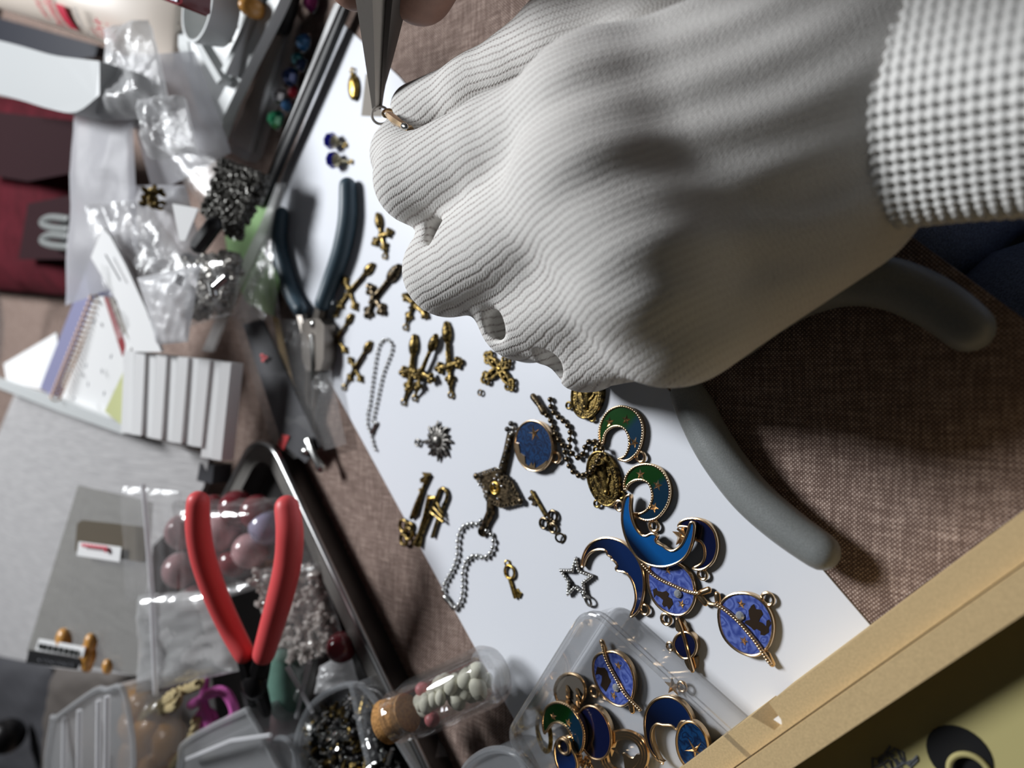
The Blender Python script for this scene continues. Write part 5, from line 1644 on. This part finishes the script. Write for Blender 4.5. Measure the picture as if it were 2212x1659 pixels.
def envelope():
    P = Q([(300, 592), (372, 548), (430, 575), (405, 672), (405, 735), (345, 742)], 6)
    t = thing('envelope', 'crumpled white packet with faint print beside the silver beads', 'packet', np.mean(P, 0))
    C = Q([(296, 600), (432, 572), (405, 738), (340, 745)], 8)
    mb, _, n = bag_mesh(C, 3, 1.0, 31)
    part('packet_film', mb, M['bagfrost'], t, angle=70)
    for k in range(4):
        a = Q([(378 + 4 * k, 612 + 2 * k), (384 + 4 * k, 590 + 2 * k)], 9)
        part('print_line', MB().tube(a, 0.22, 4), M['greytxt'], t)
    P = Q([(372, 440), (428, 450), (400, 520), (388, 520)], 8)
    solo('white_card_scrap', slab(MB(), P, 0.6), M['paper'], 'narrow white paper scrap between the bead bags', 'paper')
    solo('black_clip', MB().tube(Q([(462, 486), (430, 530)], 2), 4.0, 8, round_caps=True), M['black'], 'short black clip under the black bead bag', 'clip')
    P = PZ([(486, 512, 6), (560, 430, 5), (596, 405, 4), (568, 545, 3), (604, 598, 2.5), (590, 684, 3), (530, 652, 6), (492, 552, 7)])
    solo('green_note', slab(MB(), P, 0.6), M['greennote'], 'pale green paper note under the clear sleeve', 'note')
    t = thing('plastic_sleeve', 'clear plastic sleeve with a white folded edge, along the teal pliers', 'sleeve', W(540, 620, 0))
    P = catmull(PZ([(612, 395, 7), (590, 470, 8), (545, 570, 9), (500, 660, 12), (458, 760, 16)]), 4, False)
    P2 = catmull(PZ([(597, 395, 7), (568, 470, 9), (520, 570, 11), (480, 655, 14), (436, 758, 20)]), 4, False)
    part('folded_edge', MB().prism(P + P2[::-1], 1.5), M['sleeve'], t)
    C = PZ([(598, 440, 5), (588, 560, 5), (606, 690, 6), (500, 690, 12)])
    mb, _, _ = bag_mesh(C, 1.2, 0.5, 33)
    part('sleeve_film', mb, M['bagclear'], t)
envelope()
def strip_bag():
    t = thing('strip_bag', 'clear bag holding a charcoal card strip, under the steel plier jaws', 'bag', W(640, 840, 0))
    C = PZ([(500, 690, 12), (690, 690, 6), (748, 960, 4), (600, 1000, 8)])
    mb, _, n = bag_mesh(C, 2.5, 0.7, 41)
    part('film', mb, M['bagclear'], t)
    strip = part('charcoal_strip', slab(MB(), PZ([(524, 700, 13), (566, 690, 12), (690, 965, 7), (660, 1000, 8), (610, 960, 10)]), 1.0), M['charcoal'], t)
    mk = MB()
    for x, y in ((566, 768), (574, 772), (568, 778)):
        mk.ell(W(x, y, 12.6), 1.7, 0.9, 0.3)
    part('red_mark', mk, M['redrub'], strip, 'small red printed mark')
    part('tan_strip', slab(MB(), PZ([(588, 682, 10), (602, 690, 9), (640, 860, 8), (612, 800, 9)]), 0.6), M['kraft'], t)
    part('red_tab', slab(MB(), PZ([(608, 938, 10), (624, 942, 10), (612, 972, 10), (598, 962, 10)]), 0.6), M['redrub'], t)
    part('silver_clasp', MB().tube(PZ([(668, 952, 9), (680, 985, 9), (694, 1010, 8)]), [2.2, 1.5, 2.4], 8, round_caps=True), M['silver'], t)
    part('silver_clasp', MB().ell(W(658, 975, 9), 3.0, 2.0, 1.5), M['silver'], t)
strip_bag()

# --- stationery ----------------------------------------------------
def notebook():
    t = thing('notebook', 'lilac spiral notebook with a white page, leaning at the left', 'notebook', W(190, 700, -8))
    part('cover', slab(MB(), PZ([(196, 558, 58), (222, 610, 54), (262, 640, 50), (240, 700, 50), (126, 862, 54), (86, 838, 58)]), 2), M['purple'], t)
    page = part('page', slab(MB(), PZ([(205, 640, 58), (224, 640, 56), (285, 745, 50), (262, 820, 48), (244, 905, 44), (118, 862, 54)]), 1.2), M['paper'], t)
    mk = MB()
    for i, (x, y) in enumerate(((203, 695), (186, 790), (220, 802), (160, 860), (225, 850), (190, 830), (152, 800), (240, 770))):
        mk.ell(W(x, y, 58), 1.6, 0.8, 0.2, rot=i)
    part('printed_dots', mk, M['greytxt'], page, kind='stuff')
    a, b = W(206, 645, 58), W(120, 858, 58)
    m0 = None
    cs = [a + (b - a) * k / 21 for k in range(22)]
    c0 = part('coil', MB().torus(cs[0], 2.6, 0.55, unit(b - a), 14, 6), M['copper'], t)
    copies(c0, cs, t)
    part('divider_red', slab(MB(), PZ([(224, 642, 57.5), (233, 642, 57), (274, 752, 50), (264, 770, 50)]), .8), M['redcard'], t)
    part('divider_taupe', slab(MB(), PZ([(236, 642, 56.5), (244, 642, 56), (290, 755, 49), (276, 756, 49.5)]), .8), M['taupe'], t)
    t = thing('card', 'white curved card with grey print standing behind the notebook', 'card', W(260, 620, 0))
    face = part('card_face', slab(MB(), PZ([(222, 492, 62), (238, 510, 60), (270, 570, 57), (315, 668, 52), (348, 760, 49), (288, 760, 53), (252, 650, 57), (196, 556, 62)]), 1.5), M['paper'], t)
    part('print_line', MB().tube(PZ([(228, 550, 62.3), (260, 606, 58.8)]), 0.35, 5), M['greytxt'], face)
    solo('yellow_note', slab(MB(), PZ([(268, 800, 50.5), (226, 888, 54), (262, 918, 50), (272, 880, 48)]), 0.5), M['yellownote'], 'pale yellow note corner beside the white papers', 'note')
    t = thing('rack', 'white plastic rack edge running under the notebook at the left', 'rack', W(130, 870, 0))
    part('rack_lip', MB().prism(PZ([(-20, 812, 66), (130, 862, 56), (268, 918, 47), (266, 938, 45.5), (130, 890, 54), (-20, 832, 65)]), 3), M['white'], t)
    part('gap_shade_strip', MB().prism(PZ([(-20, 830, 62), (130, 887, 51), (266, 936, 42.4), (268, 938, 42), (130, 890, 50.5), (-20, 834, 61.5)]), 8), M['black'], t)  # black strip stands in for the shaded gap under the lip
    solo('paper_sheet', slab(MB(), PZ([(8, 786, 58), (122, 718, 50), (128, 770, 49), (92, 842, 51), (14, 822, 57)]), 1.0), M['paper'], 'white sheet of paper at the left edge beside the lilac notebook', 'paper')
    for k in range(10):
        x0 = 268 + 23.2 * k
        top = 757 + 2.8 * k
        bt = 934 + 4.2 * k + (20 if k > 7 else 0)
        sh = -5 - k * 1.6
        z0 = 52 - 2.2 * k + (0.5 if k % 2 else -0.5)
        A = W(x0, top, z0 + 2); B = W(x0 + 22.2, top + 2, z0 - 0.5); Cc = W(x0 + 20.2 + sh, bt + 3, z0 - 0.5); D = W(x0 - 2 + sh, bt, z0 + 2)
        labs = ['leftmost', 'second', 'third', 'fourth', 'fifth', 'sixth', 'seventh', 'eighth', 'ninth', 'rightmost']
        solo('folded_paper', MB().prism([A, B, Cc, D], 6), M['paper'], '%s of the ten white folded papers standing in a row' % labs[k], 'paper', 'white folded papers standing in a row')
    solo('dark_clip', MB().prism(PZ([(432, 1000, 22), (462, 1005, 20), (458, 1045, 18), (425, 1038, 20)]), 10), M['charcoal'], 'dark clip at the foot of the folded papers', 'clip')
    P = PZ([(32, 850, 46), (118, 868, 43), (264, 930, 36), (400, 970, 28), (452, 985, 22), (440, 1052, 18), (410, 1100, 18), (330, 1180, 22), (300, 1460, 20), (58, 1440, 30), (-30, 1430, 38), (-30, 1000, 46)])
    solo('grey_cloth', slab(MB(), P, 3), M['greycloth'], 'pale grey brushed cloth sheet spread at the left', 'cloth')
    t = thing('glass_bowl', 'clear glass bowl rim at the left edge below the red pouch', 'bowl', W(-20, 720, 0))
    c = W(-40, 715, 52)
    prof = [(0, 0.1), (0, 34), (3, 43), (9, 49), (9, 47.6), (3.6, 41), (1.4, 33), (1.4, 0.1)]
    part('bowl_glass', MB().lathe(c - [0, 0, 9], c, prof, 48), M['glass'], t)
    part('bowl_rim', MB().torus(c, 49.3, 1.6, seg=64, sides=10), M['bagfrost'], t)
notebook()

# --- bags with labels and beads over the tray ----------------------
def label_bag():
    t = bag('zip_bag', 'flat olive tinted zip bag with two printed labels on the grey cloth', [(168, 1048), (332, 1085), (300, 1462), (58, 1408)], 2.2, 0.5, M['bagolive'], 51, 2)
    part('brown_card', slab(MB(), Q([(166, 1132), (176, 1124), (318, 1140), (310, 1215), (162, 1190)], 4), 1), M['brown'], t)
    lab1 = part('top_label', slab(MB(), Q([(170, 1170), (262, 1182), (258, 1214), (166, 1200)], 5.2), 0.4), M['paper'], t, 'white label with red print')
    mk = MB()
    for k in range(7):
        a = Q([(178 + 8 * k, 1176 + k), (183 + 8 * k, 1180 + k)], 5.8); mk.tube(a, 0.9, 4)
    mk.ell(Q([(228, 1187)], 5.8)[0], 1.6, 1.6, .4)
    part('red_print', mk, M['redtxt'], lab1)
    lab2 = part('bottom_label', slab(MB(), Q([(84, 1380), (184, 1398), (178, 1420), (76, 1404)], 5.2), .4), M['paper'], t, 'white label with a row of black bars')
    mk = MB()
    for k in range(22):
        x = 86 + 3.9 * k; y = 1390 + 0.72 * k
        mk.tube(Q([(x, y), (x - 1.5, y + 12)], 5.7), 0.34 if k % 3 else 0.6, 4)
    part('bar_print', mk, M['ink'], lab2)
    lab3 = part('black_label', slab(MB(), Q([(62, 1404), (176, 1424), (166, 1446), (56, 1432)], 5.2), .4), M['black'], t, 'black label strip with faint lettering')
    mk = MB()
    o = Q([(92, 1424)], 5.6)[0]; xd = Q([(160, 1436)], 5.6)[0] - o
    for k in range(9):
        p = Q([(84 + 9 * k, 1426 + 1.4 * k)], 5.7)[0]; mk.ell(p, 1.4, 0.5, .2, rot=k)
    part('faint_lettering', mk, M['greytxt'], lab3)
    for (x, y, r) in ((138, 1382, 6.5), (196, 1388, 5), (190, 1414, 6.5), (188, 1432, 5), (232, 1440, 4)):
        part('tan_bead', MB().ell(Q([(x, y)], 3)[0], r * .8, r * 1.0, r * .6), M['amber'], t)
    t = bag('zip_bag', 'clear zip bag with a white seal line beside the labelled bag', [(260, 1050), (392, 1062), (380, 1290), (270, 1300)], 3, 1.0, M['bagclear'], 52, 6, seal=[((309, 1046), (330, 1300), 1.2)])
    t = bag('zip_bag', 'very shiny clear zip bag left of the red pliers', [(300, 1285), (470, 1275), (516, 1450), (292, 1500)], 6, 1.6, M['bagshiny'], 53, 6, seal=[((328, 1300), (336, 1500), 1.2)])
label_bag()
def bead_bags():
    t = bag('quartz_bag', 'clear bag of round rose quartz beads behind the red handles', [(375, 1082), (600, 1075), (690, 1230), (400, 1320)], 10, 1.2, M['bagclear'], 61, 2)
    B = [(482, 1148, 9.5, 'quartz'), (541, 1190, 8.5, 'quartz'), (578, 1138, 8.5, 'lilac'), (398, 1148, 9, 'quartz'), (512, 1098, 8.5, 'garnet'), (452, 1200, 8, 'quartz'), (392, 1232, 9, 'quartz'), (428, 1296, 8, 'quartz'), (556, 1106, 8, 'garnet'), (505, 1215, 7, 'garnet'), (462, 1100, 7, 'garnet')]
    for x, y, r, m in B:
        part('bead', MB().ell(W(x, y, mz(x) - 1), r, seg=20, rings=12), M[m], t, {'quartz': None, 'lilac': 'greyish lilac bead', 'garnet': 'dark red bead'}[m])
    part('amber_slip', slab(MB(), Q([(548, 1214), (618, 1206), (620, 1226), (545, 1234)], -3), 1), M['amber'], t)
    t = bag('crystal_bag', 'clear bag of glassy chip beads between the red handles and tray lip', [(560, 1230), (690, 1215), (748, 1400), (600, 1440)], 5, 1.2, M['bagclear'], 62, 2)
    part('chip_beads', pile(MB(), Q([(545, 1232), (690, 1220), (745, 1400), (610, 1430)], 0), 520, 1.8, 3.0, 4, 'chip', 8), plain('smoky_chip', srgb(190, 182, 176), 0.08, coat=1.0), t, kind='stuff')
    solo('garnet_bead', MB().ell(W(738, 1398, 14), 6.5, 6.5, 6.5, seg=20, rings=12), M['garnet'], 'dark red round bead against the tray wall', 'bead')
    t = bag('tube_bag', 'clear bag with a green and a pink stone tube, right of the black jaws', [(578, 1410), (690, 1405), (660, 1590), (590, 1610)], 5, 1.2, M['bagclear'], 63, 0)
    part('green_stone', MB().tube(W(612, 1420, 18)[None] + np.array([[0, 0, 0], [4, -18, 0]]), [8, 9], 12, round_caps=True), M['jade'], t)
    part('pink_stone', MB().tube(np.array([W(608, 1515, 16), W(606, 1590, 15)]), [7.5, 7], 12, round_caps=True), M['quartz'], t)
    part('glassy_shard', MB().tube(PZ([(620, 1440, 30), (676, 1540, 26)]), [1.2, .8], 5), M['bagfrost'], t)
    part('glassy_shard', MB().tube(PZ([(668, 1430, 28), (640, 1550, 26)]), [1.2, .8], 5), M['bagfrost'], t)
    # magenta clip
    t = thing('clip', 'magenta plastic swivel clip lying below the shiny bag', 'clip', W(455, 1530, 20))
    z = 38
    part('clip_arm', MB().tube(catmull(PZ([(446, 1462, z), (442, 1490, z), (440, 1515, z), (444, 1540, z), (452, 1560, z)]), 4, False), [2.2, 2.8, 3.2, 4.4, 4.0], 10, round_caps=True, flat=.6), M['magenta'], t)
    part('clip_eye', MB().torus(W(446, 1556, z), 4.0, 2.2, (0.6, 0, .8), 20, 8), M['magenta'], t)
    part('clip_hook', MB().tube(catmull(PZ([(450, 1500, z), (478, 1492, z - 2), (498, 1512, z - 3), (506, 1545, z - 4), (484, 1562, z - 4)]), 5, False), 2.4, 8, round_caps=True), M['magenta'], t)
    part('clip_tail', MB().tube(PZ([(440, 1508, z), (414, 1522, z)]), 2.4, 8, round_caps=True), M['magenta'], t)
    # twine
    t = thing('twine', 'beige twine tied in a loose knot over the tan stones', 'twine', W(350, 1530, 30))
    z = 46
    part('cord', rope(MB(), catmull(PZ([(272, 1600, z), (300, 1560, z), (330, 1530, z), (352, 1520, z + 4), (372, 1500, z + 4), (410, 1486, z), (432, 1476, z)]), 5, False), 2.4), M['twine'], t)
    part('cord', rope(MB(), catmull(PZ([(350, 1538, z + 2), (362, 1512, z + 5), (384, 1498, z + 6), (378, 1524, z + 6), (352, 1530, z + 3)]), 5, False), 2.2), M['twine'], t)
    part('cord', rope(MB(), catmull(PZ([(372, 1660, z - 4), (398, 1620, z - 4), (420, 1580, z - 4), (424, 1550, z - 4)]), 5, False), 2.4), M['twine'], t)
    t = bag('stone_bag', 'clear bag of tan agate stones under the twine knot', [(288, 1500), (388, 1490), (390, 1680), (284, 1690)], 8, 1.4, M['bagclear'], 64, 2)
    for i, (x, y, r, c) in enumerate(((305, 1520, 12, 1.1), (330, 1590, 15, 1.2), (300, 1640, 14, .9), (370, 1600, 13, 1), (345, 1650, 14, 1.1), (400, 1640, 11, 1), (290, 1570, 11, 1))):
        part('tan_stone', MB().ell(Q([(x, y)], -6)[0], r, r * .8, r * .7, rot=i, seg=14, rings=9), M['amber'], t)
bead_bags()

# --- clear boxes ---------------------------------------------------
def clear_case(name, label, rim_pts, depth, mat, cat='box', lip=1.3, ridges=None, rimmat=None):
    """open or lidded plastic box: rim outline (3-D), walls going down to a base"""
    R = catmull(rim_pts, 4)
    ctr = np.mean(R, 0)
    t = thing(name, label, cat, (ctr[0], ctr[1], ctr[2] - depth))
    low = [ctr + (p - ctr) * 0.93 - [0, 0, depth] for p in R]
    mb = MB(); ring_between(mb, R, low)
    part('wall', mb, mat, t)
    part('base', MB().prism(low, 0.8), mat, t)
    part('rim', MB().tube(R, lip, 8, closed=True), rimmat or mat, t)
    return t, R
def lid(t, R, mat, drop=0.3):
    part('lid', MB().prism([p - [0, 0, drop] for p in R], 0.8), mat, t)
def boxes():
    t, R = clear_case('plastic_box', 'tall ribbed clear plastic box at the bottom left', PZ([(204, 1492, 72), (232, 1490, 70), (270, 1500, 66), (276, 1690, 60), (110, 1700, 74), (112, 1560, 78), (125, 1548, 78)]), 40, M['boxmilky'])
    lid(t, R, M['boxmilky'])
    for x in (140, 172, 214, 232):
        part('rib', MB().tube(PZ([(x, 1505 + (230 - x) * .5, 76), (x - 2, 1680, 74)]), 1.3, 6), M['bagfrost'], t)
    t, R = clear_case('plastic_box', 'frosted lidded plastic box under the magenta clip', PZ([(405, 1600, 46), (520, 1540, 40), (540, 1545, 39), (590, 1640, 34), (600, 1700, 32), (400, 1720, 44), (390, 1640, 47)]), 26, M['boxmilky'])
    lid(t, R, M['boxmilky'])
    part('lid_ridge', MB().tube(PZ([(404, 1640, 48), (500, 1600, 44), (585, 1588, 38)]), 1.0, 6), M['bagfrost'], t)
    part('dark_content', MB().ell(W(495, 1620, 32), 8, 6, 4), M['charcoal'], t)
    part('pale_content', MB().ell(W(455, 1622, 34), 8, 5, 4), M['shell'], t)
    t, R = clear_case('plastic_box', 'small clear box with a rounded lid at the bottom edge, left of centre', PZ([(560, 1640, 34), (590, 1600, 32), (620, 1598, 31), (640, 1640, 30), (640, 1720, 28), (560, 1720, 34)]), 18, M['boxgrey'])
    lid(t, R, M['boxclear'])
    t, R = clear_case('findings_box', 'clear box crammed with silver and brass findings, left of the vial', PZ([(660, 1545, 27), (700, 1500, 25), (760, 1478, 22), (800, 1500, 20), (860, 1600, 18), (900, 1720, 17), (660, 1720, 26), (640, 1620, 29)]), 16, M['boxgrey'])
    C = PZ([(668, 1560, 20), (795, 1490, 14), (880, 1700, 11), (668, 1710, 20)])
    part('silver_findings', pile(MB(), C, 420, 1.2, 2.2, 3.5, 'tube', 12), M['silver'], t, kind='stuff')
    part('brass_findings', pile(MB(), C, 220, 1.2, 2.2, 3.5, 'tube', 13), M['brass'], t, kind='stuff')
    part('dark_findings', pile(MB(), C, 260, 1.4, 2.4, 2.5, 'ball', 14), M['blackmetal'], t, kind='stuff')
    part('divider', MB().prism(PZ([(752, 1480, 24), (762, 1478, 24), (800, 1650, 20), (790, 1655, 20)]), 12), M['boxgrey'], t)
    bag('plastic_bag', 'stiff clear bag with a shiny wavy edge above the findings box', [(690, 1440), (755, 1405), (775, 1480), (680, 1500)], 4, 1.2, M['bagmilky'], 71, 3)
    t, R = clear_case('plastic_box', 'dark translucent box corner at the bottom edge below the vial', PZ([(1000, 1680, 16), (1012, 1650, 16), (1050, 1624, 16), (1090, 1620, 15), (1125, 1640, 15), (1150, 1690, 15), (1150, 1740, 15), (1000, 1740, 16)]), 14, M['boxgrey'])
    lid(t, R, M['boxgrey'])
    # dark pouch bottom left
    C = PZ([(-40, 1410, 46), (110, 1440, 42), (150, 1690, 34), (-40, 1700, 40)])
    mb, _, _ = bag_mesh(C, 7, 1.6, 81)
    t = thing('dark_bag', 'dark grey bag with a hint of beads at the bottom left corner', 'bag', np.mean(C, 0) * [1, 1, 0])
    part('bag_film', mb, M['charcoal'], t)
    part('dark_bead', MB().ell(W(15, 1590, 58), 12, 12, 12, seg=20, rings=12), M['blackmetal'], t)
    C = PZ([(90, 1440, 40), (300, 1460, 34), (290, 1520, 34), (90, 1700, 40)])
    mb, _, _ = bag_mesh(C, 4, 1.2, 82)
    t = thing('dark_bag', 'smoky grey bag lying between the labelled bag and ribbed box', 'bag', np.mean(C, 0) * [1, 1, 0])
    part('bag_film', mb, M['smoke'], t)
boxes()

# --- the corked vial -----------------------------------------------
def vial():
    a, b = W(842, 1556, 25), W(1076, 1450, 11.5)
    ax = unit(b - a); L = np.linalg.norm(b - a)
    t = thing('vial', 'small corked glass vial of shells and pebbles, propped on the tray lip', 'vial', W(960, 1505, 0))
    R = 10.2
    prof = [(3, 7.2), (3.2, 8.8), (5, 9.2), (6.2, 8.6), (7.5, 8.0), (9.0, 8.6), (11, 9.6), (14, R), (L - 4, R), (L - 1, R * .85), (L, R * .5), (L + .2, 0.05)]
    inn = [(L - 1.6, 0.05), (L - 2.2, R * .6), (L - 4.5, R - 1.2), (14, R - 1.1), (11, 8.5), (9, 7.4), (7.5, 6.9), (5, 6.9), (3, 7.2)]
    part('glass', MB().lathe(a, b, prof + inn, 40), M['glass'], t)
    part('cork', MB().lathe(a, b, [(-2.2, 0.05), (-2.2, 7.2), (-1.6, 7.7), (3, 7.0), (9, 6.6), (9, 0.05)], 32), M['cork'], t)
    x = unit(np.cross(ax, ZUP)); y = np.cross(ax, x)
    g = np.random.default_rng(3)
    for k in range(36):
        s = g.uniform(16, L - 6); w = g.uniform(0, 6.28); rr = g.uniform(0, 5.6)
        r = g.uniform(2.2, 4.0)
        p = a + ax * s + (x * math.cos(w) + y * math.sin(w)) * rr
        part('shell', MB().ell(p, r * 1.2, r * .85, r * .75, rot=w, seg=12, rings=8), M['shell'], t)
    part('long_shell', MB().tube([a + ax * 16 + y * 3, a + ax * 40 + y * 2.5], [1.6, 2.2], 8, round_caps=True), M['shell'], t)
    part('pink_bead', MB().ell(a + ax * 18 - y * 0 + x * 5.4, 2.7, 2.7, 2.7), M['coral'], t, 'pink bead')
    part('pink_bead', MB().ell(a + ax * 18 - x * 5.0 , 2.5, 2.5, 2.5), M['coral'], t, 'pink bead')
vial()
